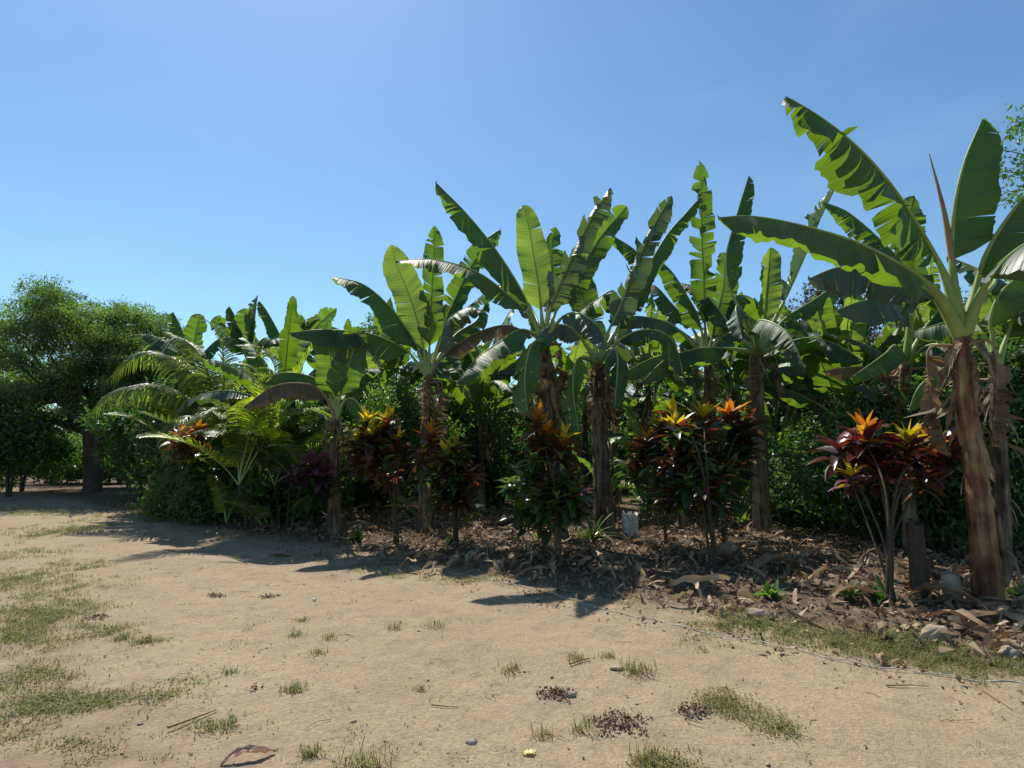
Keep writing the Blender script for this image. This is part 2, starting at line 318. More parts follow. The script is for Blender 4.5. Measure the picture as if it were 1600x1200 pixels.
# ------------------------------------------------------------------ banana leaves
VIEW = np.array([0, 1., 0])
DOWN = np.array([0, 0, -1.])
def blade_profile(s):
    return np.clip(s/.10, 0, 1)**.55*np.clip(1-s**7, 0, 1)**.8*(1-.12*s)
def banana_leaf(parent, pts, W, mode, tear=.3, curl=.5, tb=.3, mat='ban', rib=.02, name='leaf', dead=False, wig=.022):
    """pts: world points of petiole and midrib. mode: (angA, angB) around the midrib, or ('g', fold) for gravity-hung halves."""
    n = 60; c = spline(pts, n)
    T = nrm(np.gradient(c, axis=0)); L = np.linalg.norm(np.diff(c, axis=0), axis=1).sum()
    if mode[0] == 'g':
        S = np.cross(T, np.array([0, 0, 1.])); ln = np.linalg.norm(S, axis=1)
        bad = ln < .15
        S[bad] = S[~bad].mean(0) if (~bad).any() else np.array([1., 0, 0])
        S = nrm(S); Nn = nrm(np.cross(S, T)); f = R(mode[1]); tw = mode[2] if len(mode) > 2 else 0.
        Us = [np.cos(f+tw)*S-np.sin(f+tw)*Nn, -np.cos(f-tw)*S-np.sin(f-tw)*Nn]
    else:
        S = nrm(np.cross(VIEW, T)); D = nrm(np.cross(T, S)) ; D = np.where((D[:, 1] > 0)[:, None], -D, D)
        Us = [np.cos(R(a))*S+np.sin(R(a))*D for a in mode]
    G = nrm(DOWN-T*(T@DOWN)[:, None]+1e-6)
    i0 = int(tb*(n-1)); seg = np.arange(i0, n); m = len(seg); Ls = L*(1-tb)
    mb = MB(); J = 6
    def samp(arr, s):
        x = i0+s*(n-1-i0); a = np.clip(np.floor(x).astype(int), 0, n-2); t = (x-a)[:, None]
        return arr[a]*(1-t)+arr[a+1]*t
    for h, Uv in enumerate(Us):
        W2 = (W[h] if isinstance(W, tuple) else W)*U(.92, 1.06)
        ncut = max(1, int(2+tear*22*U(.7, 1.2)))
        cuts = np.sort(np.concatenate([[0, 1], rng.uniform(.04, .97, ncut-1)])) if ncut > 1 else np.array([0., 1.])
        cuts = cuts[np.concatenate([[True], np.diff(cuts) > .012])]; cuts[-1] = 1
        ph = U(0, 6)
        for a, b in zip(cuts[:-1], cuts[1:]):
            rows = max(3, int((b-a)*34)+2); t = np.linspace(0, 1, rows); s = a+(b-a)*t
            gap = (.01+tear*U(0, .2)*min(1, .12/(b-a)))*(1 if rng.random() < .8 else 3)
            wf = 1-tear*U(0, .3)*(rng.random() < .5); ex = tear*(U(-.4, 1.0)+(U(.6, 2.4) if rng.random() < .55*tear else 0)); ang = tear*rng.normal()*.6
            if dead: wf *= U(.35, 1.); ex = U(.2, 1.6)
            P = samp(c, s); Uu = samp(Uv, s); Tt = samp(T, s); Gg = samp(G, s); Nl = nrm(np.cross(Uu, Tt))
            wl = W2*blade_profile(s)*wf*(1+.05*np.sin(s*13+ph)+.025*rng.normal(size=rows)*(tear > .1))
            pos = P.copy(); V_ = [P]; uvs = [np.stack([np.zeros(rows), s*Ls], 1)]
            sc = (a+b)/2; Pc = samp(c, np.array([sc]))
            for j in range(1, J):
                x = j/(J-1)
                dr = nrm(Uu*math.cos(ang*x)+Nl*math.sin(ang*x)+Gg*(curl+ex)*x**1.2+Tt*.22)
                pos = pos+dr*(wl/(J-1))[:, None]
                sh = (sc-s)*Ls*gap*x**1.6
                pl = Nl*(wig*1.6*np.sin(s*Ls*6+ph)*x*x+wig*.7*np.sin(s*Ls*17+ph)*x+wig*.6*np.sin(s*Ls*41+2*ph)*x)[:, None]+Nl*(wig*1.4*(t-.5)*x*tear*2)[:, None]
                V_.append(pos+Tt*sh[:, None]+pl); uvs.append(np.stack([np.full(rows, x), s*Ls], 1))
            v = np.stack(V_, 1).reshape(-1, 3); uv = np.stack(uvs, 1).reshape(-1, 2)
            mb.add(v, grid_faces(rows, J), uv, U(0, 1)*.6+(.2 if h else 0))
    o = mb.build(name, M[mat], parent)
    rb = MB(); r = rib*np.concatenate([np.linspace(2.1, .75, i0+1), np.linspace(.72, .10, n-i0-1)])
    ct = c-0
    tube(rb, ct[::2], r[::2], 7)
    rb.build('midrib', M['midrib_dry' if (dead or mat in ('ban_dry', 'ban_old')) else 'midrib'], o)
    return o
def strip(mb, p0, dirs, wdt, n=5, curl=.3, r=.5):
    """a narrow peeling strip that starts at p0 and follows direction dirs, sagging"""
    pos = np.array(p0, float); d = nrm(np.array(dirs, float)); L = np.linalg.norm(dirs)/n
    side = nrm(np.cross(d, rng.normal(size=3))); v = []
    for i in range(n+1):
        wv = wdt*math.sin(math.pi*(.12+.86*i/n))**.8*.5*U(.7, 1.2); sd = nrm(side+.5*curl*rng.normal(size=3))
        v += [pos-sd*wv, pos+d*0, pos+sd*wv]
        d = nrm(d+curl*.5*rng.normal(size=3)+DOWN*.25); pos = pos+d*L
    mb.add(np.array(v), grid_faces(n+1, 3), None, r)
def banana_trunk(parent, pts, r0, r1, mat='stem', frays=40, green_top=True):
    n = 60; c = spline(pts, n); k = 26
    T, A, B = frames(c); th = np.linspace(0, 2*math.pi, k, endpoint=False); s = np.linspace(0, 1, n)
    rad = .9*(r0+(r1-r0)*s)*(1+.14*np.exp(-s*14))
    # overlapping leaf sheaths: lobes that end at different heights
    rr = np.ones((n, k)); val = np.full((n, k), .5)
    for q in range(15):
        t0 = U(0, 6.28); h1 = U(.15, 1.); wd_ = U(.7, 1.6)
        dth = np.abs((th-t0-.6*s[:, None]+math.pi) % (2*math.pi)-math.pi)
        mk = (dth < wd_*(1.05-.9*np.clip(s[:, None]/h1, 0, 1)**3)) & (s[:, None] < h1+.03*np.sin(th*7+q)); rr += .06*mk*(1+.3*s[:, None]); val[mk] = U(0, 1)
    rr += .018*rng.normal(size=(n, k))+.03*np.sin(th*5+U(0, 6))
    v = c[:, None]+(rad[:, None]*rr)[..., None]*(np.cos(th)[None, :, None]*A[:, None]+np.sin(th)[None, :, None]*B[:, None])
    mb = MB(); mb.add(v.reshape(-1, 3), grid_faces(n, k, True), None, val.ravel())
    o = mb.build('trunk', M[mat], parent)
    if frays:
        fb = MB()
        for _ in range(frays):
            i = int(U(.02, .98)*(n-1)) if rng.random() < .6 else int(U(.75, 1)*(n-1)); j = int(U(0, k)); p = v[i, j]; out = nrm(p-c[i])
            strip(fb, p, (out*U(.15, .5)+DOWN*U(.5, 1)+.3*rng.normal(size=3))*U(.15, .55), U(.015, .07), 5, .35, U(0, 1))
        fb.build('sheath', M['fibre'], o)
    return c
def arch(C, az, e0, bend, L, n=7, start=0.):
    """points of an arching stalk from C; az azimuth, e0 start elevation, bend total droop (degrees)"""
    pts = [np.array(C, float)]; d = np.array([math.sin(R(az)), math.cos(R(az)), 0])
    for i in range(n):
        e = R(e0-bend*((i+.5)/n)**1.35); pts.append(pts[-1]+(d*math.cos(e)+np.array([0, 0, math.sin(e)]))*L/n)
    return pts
def dead_leaves(parent, C, n, sc=1., r=.12):
    for _ in range(n):
        az = U(0, 360); L = U(.6, 1.25)*sc; d = np.array([math.sin(R(az)), math.cos(R(az)), 0])
        p = [C+d*r*.5+[0, 0, -.02], C+d*(r+.16)*U(.9, 1.3)+[0, 0, -.02], C+d*(r+.22)+[0, 0, -.35*L], C+d*(r+.10)+[U(-.1, .1), 0, -L]]
        banana_leaf(parent, p, U(.10, .2)*sc, ('g', U(50, 80)), .9, .8, .25, 'ban_dry', .012, 'dead_leaf', True, .04)
def random_banana(base, H, label, nl=8, size=1., young=False, seed=0, r=.10, dead=3, group='banana plants crowded in the shade of the grove', mats=('ban', 'ban', 'ban_young', 'ban', 'ban_grey'), lean=None, e_lo=35):
    base = np.array(base, float)
    e = empty('banana_plant', base, label, 'banana plant', group)
    ln = np.array([U(-.12, .12), U(-.12, .12)]) if lean is None else np.array(lean)
    top = base+np.array([ln[0]*H, ln[1]*H, H])
    banana_trunk(e, [base-[0, 0, .05], base+(top-base)*.5+[U(-.04, .04), 0, 0], top], r*size, r*.55*size, 'stem', 22)
    a0 = U(0, 360)
    for i in range(nl):
        az = a0+i*137.5+U(-15, 15); rank = i/max(1, nl-1)
        e0 = 84-rank*(84-e_lo)*U(.8, 1.1); bend = 12+75*rank*U(.7, 1.2); L = size*U(1.9, 2.5)*(1-.15*(rank < .1))
        pts = arch(top-[0, 0, .12], az, e0, bend, L)
        banana_leaf(e, pts, size*U(.24, .33), ('g', U(8, 50), U(-.25, .25)), U(.05, .8), U(.1, .9), .28, random.choice(mats) if rank > .1 else 'ban_young', .02*size)
    if dead: dead_leaves(e, top, dead, size, r*.6*size)
    return e

def photo_banana(label, base, D, trunk, r0, r1, leaves, tmat='stem', dead=3, frays=40, size=1.):
    """trunk: image-height waypoints turned into places at depth D; each leaf: (waypoints with depth steps, W, mode, tear, curl, mat, tb)"""
    tp = [at(px, py, D+dd) for px, py, dd in trunk]
    b = tp[0].copy(); b[2] = float(hz(b[0], b[1]))
    e = empty('banana_plant', b, label, 'banana plant', 'banana plants along the road edge')
    tp[0] = b-[0, 0, .06]
    banana_trunk(e, tp, r0, r1, tmat, frays)
    top = tp[-1]
    for lf in leaves:
        pts, W, mode, tear, curl, mat, tb = lf[:7]
        P = [at(px, py, D+dd) for px, py, dd in pts]
        P[0] = top*.75+P[0]*.25-[0, 0, .08]
        banana_leaf(e, P, W, mode, tear, curl, tb, mat, .027*size, 'leaf', mat == 'ban_dry')
    if dead: dead_leaves(e, top-[0, 0, .15], dead, size, r1)
    return e
exec_list = []
# A: tall banana plant at the right edge
photo_banana('tallest banana plant with peeling reddish-brown trunk at the right edge of the grove', None, 5.75,
    [(1545, 955, 0), (1535, 830, 0), (1520, 700, 0), (1505, 600, 0), (1503, 515, 0)], .105, .078, [
    ([(1500, 500, 0), (1480, 440, 0), (1453, 385, -.1), (1400, 300, -.3), (1345, 235, -.4), (1285, 185, -.5), (1228, 150, -.5)], (.52, .36), (152, 240), 1.0, .35, 'ban', .27),
    ([(1497, 505, 0), (1465, 460, -.1), (1420, 422, -.3), (1340, 380, -.5), (1250, 352, -.7), (1175, 338, -.8), (1122, 340, -.9)], (.47, .33), (134, 256), .3, .55, 'ban', .24),
    ([(1497, 510, 0), (1460, 465, .1), (1425, 440, .1), (1370, 418, .2), (1310, 418, .3), (1262, 436, .4)], (.46, .3), (150, 245), .5, .5, 'ban_grey', .26),
    ([(1500, 490, 0), (1490, 440, 0), (1487, 390, 0), (1492, 320, 0), (1508, 250, 0), (1535, 186, 0)], .40, (25, -28), .22, .12, 'ban', .33),
    ([(1515, 490, 0), (1528, 440, 0), (1542, 395, -.1), (1575, 340, -.2), (1625, 280, -.4), (1690, 225, -.5)], .34, (62, -40), .15, .3, 'ban', .30),
    ([(1512, 505, 0), (1540, 445, -.2), (1575, 402, -.5), (1625, 372, -.9), (1700, 372, -1.2)], .40, ('g', 35), .2, .6, 'ban_grey', .36),
    ([(1505, 500, 0), (1530, 470, .5), (1555, 440, 1.0), (1540, 425, 1.6), (1480, 400, 2.1)], .25, ('g', 40), .5, .5, 'ban', .45),
    ], 'stem_red', 2, 70, 1.35)
# rolled spear leaf of A
def spear(parent, pts, r=.03):
    mb = MB(); tube(mb, spline(pts, 24), np.concatenate([np.linspace(r, r*1.1, 12), np.linspace(r, .004, 12)]), 8); return mb.build('leaf_spear', M['midrib_dry'], parent)
A_ = bpy.data.objects['banana_plant']
spear(A_, [at(1500, 500, 5.75), at(1488, 410, 5.75), at(1475, 330, 5.75), at(1452, 240, 5.75)], .028)
# A2: companion trunk just behind it
photo_banana('shorter banana plant pressed against the back of the reddish trunk at right edge', None, 6.5,
    [(1560, 910, 0), (1562, 780, 0), (1558, 660, 0), (1556, 570, 0)], .09, .06, [
    ([(1556, 560, 0), (1552, 530, 0), (1548, 495, 0), (1570, 450, 0), (1640, 400, 0)], .42, (20, -25), .12, .2, 'ban_young', .3),
    ([(1556, 560, 0), (1580, 510, 0), (1610, 480, -.2), (1690, 470, -.5)], .30, ('g', 40), .3, .5, 'ban', .35),
    ([(1556, 560, 0), (1535, 520, .2), (1500, 500, .5), (1420, 520, .9)], .28, ('g', 45), .35, .6, 'ban', .35),
    ([(1556, 565, 0), (1530, 545, -.1), (1500, 560, -.1), (1440, 600, -.1), (1420, 640, -.1)], .2, ('g', 55), .4, .6, 'ban', .35),
    ], 'stem', 1, 30)
# C: banana plant with the pale upright leaf
photo_banana('banana plant with straight brown trunk and a pale upright half-rolled leaf', None, 10.6,
    [(1190, 830, 0), (1188, 740, 0), (1184, 640, 0), (1186, 545, 0)], .135, .085, [
    ([(1190, 540, 0), (1192, 515, 0), (1195, 480, 0), (1200, 430, 0), (1204, 386, 0)], .27, (35, 140), .0, -.1, 'ban_young', .3),
    ([(1185, 540, 0), (1165, 500, 0), (1140, 450, 0), (1135, 400, 0), (1150, 340, 0), (1170, 274, 0)], .30, (40, -30), .35, .2, 'ban', .35),
    ([(1195, 540, 0), (1215, 490, 0), (1235, 450, .2), (1262, 390, .4), (1285, 335, .5), (1308, 290, .6)], .32, (160, 215), .55, .3, 'ban_grey', .28),
    ([(1195, 540, 0), (1225, 500, .4), (1270, 470, .8), (1320, 440, 1.3), (1370, 445, 1.8)], .30, ('g', 38), .6, .5, 'ban', .3),
    ([(1195, 545, 0), (1230, 535, -.3), (1270, 528, -.6), (1310, 540, -.9), (1350, 565, -1.1)], .33, (35, -50), .3, .6, 'ban', .25),
    ([(1183, 545, 0), (1170, 510, -.3), (1155, 480, -.8), (1150, 485, -1.2), (1160, 530, -1.5)], .28, ('g', 50), .4, .7, 'ban_grey', .35),
    ([(1182, 550, 0), (1140, 545, -.2), (1090, 545, -.4), (1040, 562, -.6), (1000, 600, -.7)], .34, ('g', 55), .25, .6, 'ban', .28),
    ([(1182, 545, 0), (1150, 520, .4), (1120, 480, .8), (1090, 450, 1.2), (1050, 440, 1.6)], .32, ('g', 40), .4, .5, 'ban', .3),
    ([(1190, 550, 0), (1180, 520, -.8), (1190, 500, -1.5), (1230, 520, -2.2), (1260, 580, -2.6)], .28, ('g', 45), .4, .6, 'ban', .35),
    ], 'stem', 4, 50, 1.15)
# D: banana plant with the tall ragged leaf
photo_banana('slim banana plant carrying the tallest torn upright leaf in the middle of the row', None, 11.6,
    [(1112, 815, 0), (1108, 720, 0), (1106, 640, 0), (1105, 555, 0)], .095, .07, [
    ([(1103, 550, 0), (1101, 500, 0), (1100, 440, 0), (1097, 380, 0), (1096, 310, 0), (1093, 250, 0)], .31, (15, 165), .75, .1, 'ban', .18),
    ([(1103, 550, 0), (1092, 500, 0), (1078, 470, 0), (1050, 425, 0), (1022, 400, .1)], .33, (125, 205), .25, .3, 'ban', .25),
    ([(1100, 550, 0), (1080, 510, .4), (1050, 475, .8), (1020, 445, 1.2), (990, 455, 1.6)], .32, ('g', 35), .4, .5, 'ban', .3),
    ([(1108, 550, 0), (1118, 500, .1), (1130, 450, .2), (1132, 410, .2), (1125, 395, .2)], .36, (15, 160), .35, .2, 'ban', .2),
    ([(1108, 550, 0), (1125, 520, 0), (1145, 465, .2), (1180, 470, .4), (1205, 510, .6)], .34, ('g', 35), .3, .5, 'ban', .25),
    ([(1100, 558, 0), (1075, 530, -.1), (1045, 505, -.2), (995, 494, -.3), (950, 500, -.4)], .32, (155, 240), .35, .7, 'ban_grey', .35),
    ([(1108, 560, 0), (1125, 530, -.3), (1150, 520, -.6), (1190, 525, -.8)], .25, ('g', 45), .3, .6, 'ban', .4),
    ([(1100, 560, 0), (1060, 555, -.2), (1020, 560, -.5), (960, 590, -.8)], .3, ('g', 50), .25, .6, 'ban', .3),
    ], 'stem', 2, 45, 1.1)
# E: banana plant right of centre
photo_banana('banana plant with thick fibrous trunk and two crossing torn leaves right of centre', None, 10.4,
    [(945, 835, 0), (940, 740, 0), (935, 650, 0), (935, 560, 0)], .15, .095, [
    ([(938, 555, 0), (950, 520, 0), (968, 480, 0), (990, 425, 0), (1018, 360, 0), (1050, 306, 0)], .33, (30, 155), .55, .4, 'ban_grey', .22),
    ([(940, 555, 0), (965, 510, .4), (1000, 440, .6), (1040, 370, .8), (1070, 335, .9), (1097, 305, 1.)], .30, (15, -25), .75, .3, 'ban', .25),
    ([(938, 555, 0), (960, 520, .5), (1010, 455, .9), (1000, 400, 1.2), (955, 366, 1.4)], .33, (165, 215), .4, .3, 'ban', .35),
    ([(930, 555, 0), (925, 520, .4), (915, 480, .7), (900, 430, 1.), (885, 420, 1.2)], .34, (10, 160), .3, .3, 'ban', .2),
    ([(938, 555, 0), (970, 530, -.3), (1010, 515, -.5), (1050, 530, -.6), (1070, 590, -.7)], .34, ('g', 50), .3, .6, 'ban', .25),
    ([(930, 555, 0), (905, 525, -.2), (880, 508, -.4), (850, 515, -.5), (825, 550, -.6)], .32, (155, 240), .35, .6, 'ban_grey', .3),
    ([(935, 555, 0), (970, 500, 0), (960, 455, .1), (930, 470, .2), (890, 500, .4)], .30, ('g', 40), .5, .5, 'ban', .3),
    ([(938, 560, 0), (955, 545, -.6), (965, 560, -1.2), (960, 640, -1.4)], .28, ('g', 40), .25, .5, 'ban', .3),
    ([(932, 560, 0), (905, 560, -.4), (895, 600, -.8), (905, 680, -1.)], .28, ('g', 40), .3, .5, 'ban_young', .3),
    ], 'stem', 5, 70, 1.15)
# F: centre plant
photo_banana('banana plant with a bright yellow-green upright leaf at the centre of the row', None, 10.0,
    [(872, 850, 0), (868, 760, 0), (858, 640, 0), (850, 525, 0)], .13, .09, [
    ([(846, 515, 0), (832, 495, 0), (815, 455, 0), (778, 395, 0), (730, 335, 0), (680, 284, 0)], .37, (146, 242), .4, .3, 'ban', .2),
    ([(848, 515, 0), (846, 490, 0), (842, 450, 0), (834, 400, .1), (826, 355, .1), (818, 320, .2)], .30, (8, 172), .0, -.15, 'ban_young', .22),
    ([(852, 515, 0), (858, 490, 0), (870, 455, 0), (895, 400, 0), (925, 340, 0), (955, 293, 0)], .31, (25, 150), .85, .35, 'ban_grey', .2),
    ([(852, 515, 0), (872, 480, .4), (900, 435, .6), (935, 375, .8), (980, 322, .9)], .33, (28, 165), .3, .2, 'ban', .25),
    ([(844, 515, 0), (825, 490, -.1), (795, 462, -.2), (745, 425, -.4), (680, 406, -.5), (618, 408, -.6)], (.44, .30), (122, 252), .25, .55, 'ban', .2),
    ([(850, 515, 0), (856, 480, .5), (862, 430, .8), (862, 385, 1.), (868, 355, 1.1)], .28, (12, 170), .45, .2, 'ban', .25),
    ([(842, 520, 0), (815, 515, -.4), (780, 535, -.8), (745, 560, -1.1), (712, 600, -1.3)], .40, (130, 215), .15, .3, 'ban', .2),
    ([(854, 520, 0), (880, 495, -.3), (905, 490, -.6), (935, 510, -.9), (950, 545, -1.1)], .32, ('g', 45), .3, .5, 'ban_grey', .3),
    ([(842, 520, 0), (835, 490, .8), (815, 460, 1.2), (780, 445, 1.6), (730, 480, 1.9)], .3, ('g', 42), .6, .6, 'ban_grey', .3),
    ([(846, 520, 0), (830, 540, -1), (820, 590, -1.5), (825, 650, -1.7)], .28, ('g', 40), .25, .4, 'ban_young', .3),
    ], 'stem', 5, 80, 1.1)
# G: left plant
photo_banana('banana plant with long leaf arching low to the left, left of centre', None, 10.8,
    [(662, 830, 0), (664, 740, 0), (666, 660, 0), (670, 585, 0)], .11, .07, [
    ([(668, 575, 0), (655, 550, 0), (640, 520, 0), (605, 475, 0), (565, 443, 0), (515, 432, -.1)], (.44, .32), (130, 246), .25, .45, 'ban', .2),
    ([(668, 575, 0), (662, 545, 0), (652, 500, .1), (635, 450, .2), (618, 410, .2), (612, 382, .2)], .38, (20, 165), .15, .1, 'ban_young', .2),
    ([(670, 575, 0), (671, 540, 0), (673, 490, 0), (676, 430, 0), (678, 390, 0), (679, 352, 0)], .27, (15, 165), .55, .2, 'ban', .22),
    ([(672, 575, 0), (685, 545, 0), (700, 500, 0), (735, 480, -.1), (760, 490, -.2)], .34, ('g', 35), .4, .5, 'ban_grey', .25),
    ([(666, 580, 0), (650, 565, 0), (632, 545, 0), (580, 522, -.1), (510, 515, -.3), (450, 520, -.4)], .42, (150, 235), .12, .6, 'ban', .22),
    ([(672, 585, 0), (685, 565, 0), (705, 545, 0), (745, 520, -.1), (790, 508, -.2), (832, 522, -.3)], .28, (35, -45), .45, .7, 'ban_old', .22),
    ([(672, 575, 0), (690, 520, .4), (710, 470, .6), (740, 410, .8), (782, 358, 1.)], .30, (25, 160), .5, .3, 'ban', .3),
    ([(670, 578, 0), (690, 550, .5), (715, 520, 1.), (745, 500, 1.4), (760, 470, 1.8)], .30, ('g', 35), .5, .5, 'ban', .3),
    ], 'stem', 3, 40)
# I: low plant left of G with the brown arch
photo_banana('low banana plant with a browned leaf arching over the palms', None, 10.6,
    [(525, 815, 0), (522, 740, 0), (525, 650, 0)], .11, .075, [
    ([(525, 645, 0), (505, 615, -.1), (480, 600, -.2), (430, 603, -.4), (380, 636, -.5)], .36, (150, 230), .3, .6, 'ban_old', .2),
    ([(525, 645, 0), (512, 610, .2), (490, 590, .2), (445, 582, .1), (405, 595, 0)], .36, (150, 235), .1, .3, 'ban', .25),
    ([(525, 645, 0), (522, 600, 0), (515, 550, 0), (500, 505, 0)], .34, (15, 165), .2, .2, 'ban', .25),
    ([(527, 645, 0), (535, 600, 0), (550, 555, 0), (560, 510, 0)], .34, (15, 165), .3, .2, 'ban', .25),
    ([(527, 645, 0), (545, 610, .3), (570, 580, .5), (600, 575, .7)], .3, ('g', 35), .3, .4, 'ban', .3),
    ([(527, 650, 0), (540, 625, -.2), (560, 630, -.4), (575, 680, -.5)], .22, ('g', 40), .4, .5, 'ban_young', .3),
    ], 'stem', 3, 30)
# B: plant behind the big left-pointing leaves of A
photo_banana('banana plant half hidden behind the long leaves of the tallest one', None, 8.6,
    [(1420, 800, 0), (1418, 700, 0), (1415, 620, 0), (1415, 560, 0)], .10, .065, [
    ([(1415, 555, 0), (1425, 500, 0), (1430, 450, 0), (1400, 400, .2), (1330, 335, .4), (1285, 315, .4)], .33, (150, 215), .6, .3, 'ban', .3),
    ([(1415, 555, 0), (1420, 500, 0), (1425, 420, .2), (1420, 350, .3), (1428, 305, .4)], .30, (20, 165), .4, .2, 'ban', .3),
    ([(1415, 555, 0), (1420, 500, -.3), (1400, 474, -.6), (1350, 470, -.9), (1300, 488, -1.)], (.44, .3), (160, 235), .4, .5, 'ban_grey', .25),
    ([(1415, 555, 0), (1440, 520, .2), (1470, 470, .3), (1440, 430, .6), (1380, 420, .8)], .32, ('g', 35), .4, .4, 'ban', .3),
    ([(1415, 560, 0), (1400, 540, -.3), (1380, 555, -.6), (1330, 590, -.8)], .28, ('g', 45), .3, .5, 'ban', .25),
    ([(1415, 560, 0), (1395, 590, .1), (1360, 575, .1), (1315, 575, .1), (1285, 580, .1)], .24, (165, 225), .6, .7, 'ban_dry', .3),
    ([(1415, 560, 0), (1450, 540, -.4), (1480, 545, -.7), (1510, 590, -.9)], .28, ('g', 45), .3, .5, 'ban', .25),
    ], 'stem', 4, 40)
# H: distant group on the left whose tips stand over the palms
H_group = [
    ('distant banana plant whose two blunt leaves rise nearest the big tree', 300, 560, 15.5, [(270, 488, .0), (312, 490, 0), (222, 522, 0)]),
    ('distant banana plant with a fan of upright leaves above the palms', 392, 560, 15.0, [(358, 478, 0), (380, 482, 0), (403, 461, 0), (330, 500, 0)]),
    ('distant banana plant with two ragged leaf tips right of the fan', 455, 560, 15.5, [(405, 470, 0), (472, 492, 0), (500, 497, 0), (527, 482, 0)]),
]
for lb, cx, cyy, D, tips in H_group:
    lv = []
    for k, (tx, ty, dd) in enumerate(tips):
        mx = (cx*1.0+tx)/2+(tx-cx)*.0; my = (cyy+ty)/2-6
        lv.append(([(cx, cyy, 0), (cx*.7+tx*.3, cyy*.7+ty*.3-3, 0), (mx, my, 0), (tx*.8+cx*.2, ty*.8+cyy*.2-5, 0), (tx, ty, 0)], .32, ((20, 160) if k % 2 else (130, 200)), .2 if k < 2 else .5, .2, 'ban', .22))
    for k in range(4):
        az = U(0, 6.28); lv.append(([(cx, cyy, 0), (cx+25*math.cos(az), cyy-25, .5*math.sin(az)), (cx+60*math.cos(az), cyy-30, 1.2*math.sin(az)), (cx+105*math.cos(az), cyy+5, 2*math.sin(az))], .33, ('g', U(25, 50)), .3, .5, 'ban', .25))
    photo_banana(lb, None, D, [(cx, 785, 0), (cx, 680, 0), (cx, cyy+8, 0)], .13, .09, lv, 'stem', 2, 15)

# ------------------------------------------------------------------ background banana plants
def bgb(px, D, H, label, **k):
    p = at(px, 700, D); b = np.array([p[0], D, float(hz(p[0], D))]); random_banana(b, H, label, **k)
bgb(590, 14.5, 2.4, 'banana plant behind the leftmost yellow-topped croton', nl=8, size=1.15)
bgb(735, 14.8, 2.8, 'leaning banana plant in shade between the two left trunks', nl=8, size=1.15)
bgb(780, 15.5, 2.3, 'small banana plant deep in the grove left of the centre trunk', nl=8, size=1.15)
bgb(905, 14.5, 2.6, 'banana plant deep in the grove between the two thick centre trunks', nl=8, mats=('ban', 'ban_young'), size=1.15)
bgb(1010, 12.6, 1.5, 'young banana plant in front of the tin shed', nl=7, size=.75, dead=1, mats=('ban_young', 'ban'))
bgb(960, 16.5, 3.3, 'tall banana plant at the back right of the centre', nl=8, size=1.15)
bgb(1075, 16.0, 2.5, 'banana plant at the back beside the tin shed', nl=8, size=1.15)
bgb(1150, 14.0, 2.9, 'banana plant in shade left of the straight brown trunk', nl=8, size=1.15)
bgb(1222, 12.2, 1.3, 'young banana sucker with bright broad leaves beside the straight brown trunk', nl=6, size=.7, dead=0, mats=('ban_young', 'ban'))
bgb(1260, 13.2, 3.2, 'banana plant with hanging brown leaves behind the pale upright leaf', nl=8, dead=6, size=1.15)
bgb(1320, 11.5, 2.6, 'banana plant with shredded dry leaves at the edge of the dark shrubs', nl=6, dead=7, size=1.15)
bgb(1385, 13.8, 3.1, 'banana plant rising behind the dark leafy shrubs', nl=8, size=1.15)
bgb(830, 18.5, 3.3, 'farthest banana plant seen between the centre trunks', nl=8, size=1.15)
bgb(680, 17.0, 2.9, 'banana plant at the back of the grove behind the feathery tree', nl=8, size=1.15)
bgb(1190, 18.5, 3.3, 'tall banana plant at the very back of the grove, right half', nl=8, size=1.15)
bgb(440, 13.2, 2.4, 'banana plant in deep shade behind the clumping palm', nl=8, size=1.15)
bgb(1060, 10.9, .95, 'short banana plant among the yellow crotons', nl=6, size=.62, dead=0, mats=('ban_young', 'ban'))
bgb(955, 11.6, .7, 'small banana sucker behind the white plastic jug', nl=5, size=.5, dead=0, mats=('ban', 'ban_young'))

bgb(570, 15.5, 2.7, 'banana plant in the back row above the low arching leaf', nl=9, size=1.15)
bgb(620, 15, 3.0, 'banana plant behind the crown of the left trunk', nl=9, size=1.15)
bgb(750, 14.2, 2.2, 'banana plant filling the gap left of the centre crown', nl=9, size=1.05)
bgb(890, 14.4, 2.6, 'banana plant filling the gap between the two centre crowns', nl=9, size=1.1)
bgb(1020, 14.0, 3.2, 'banana plant filling the gap left of the tallest torn leaf', nl=9, size=1.15)
bgb(1145, 14.0, 2.6, 'banana plant filling the gap between the slim and the straight trunks', nl=9, size=1.1)
bgb(1345, 11.4, 2.6, 'banana plant between the straight trunk and the tallest plant', nl=9, size=1.0)
bgb(1270, 15.8, 3.5, 'banana plant behind the shredded dry leaves', nl=9, size=1.15)
bgb(1480, 12.0, 3.1, 'banana plant in shade behind the crown of the tallest one', nl=9, size=1.1)
bgb(1590, 9.5, 2.4, 'banana plant cut off by the right edge of the photo', nl=8, size=1.0)
bgb(1300, 10.4, 2.1, 'banana plant whose leaves arch over the shrubs behind the crimson croton', nl=9, size=1.0, dead=5)
bgb(1440, 9.8, 2.4, 'banana plant tucked behind the crown of the tallest one', nl=9, size=1.0, dead=3)
bgb(1215, 15.0, 3.6, 'banana plant filling the gap right of the pale upright leaf', nl=9, size=1.2)

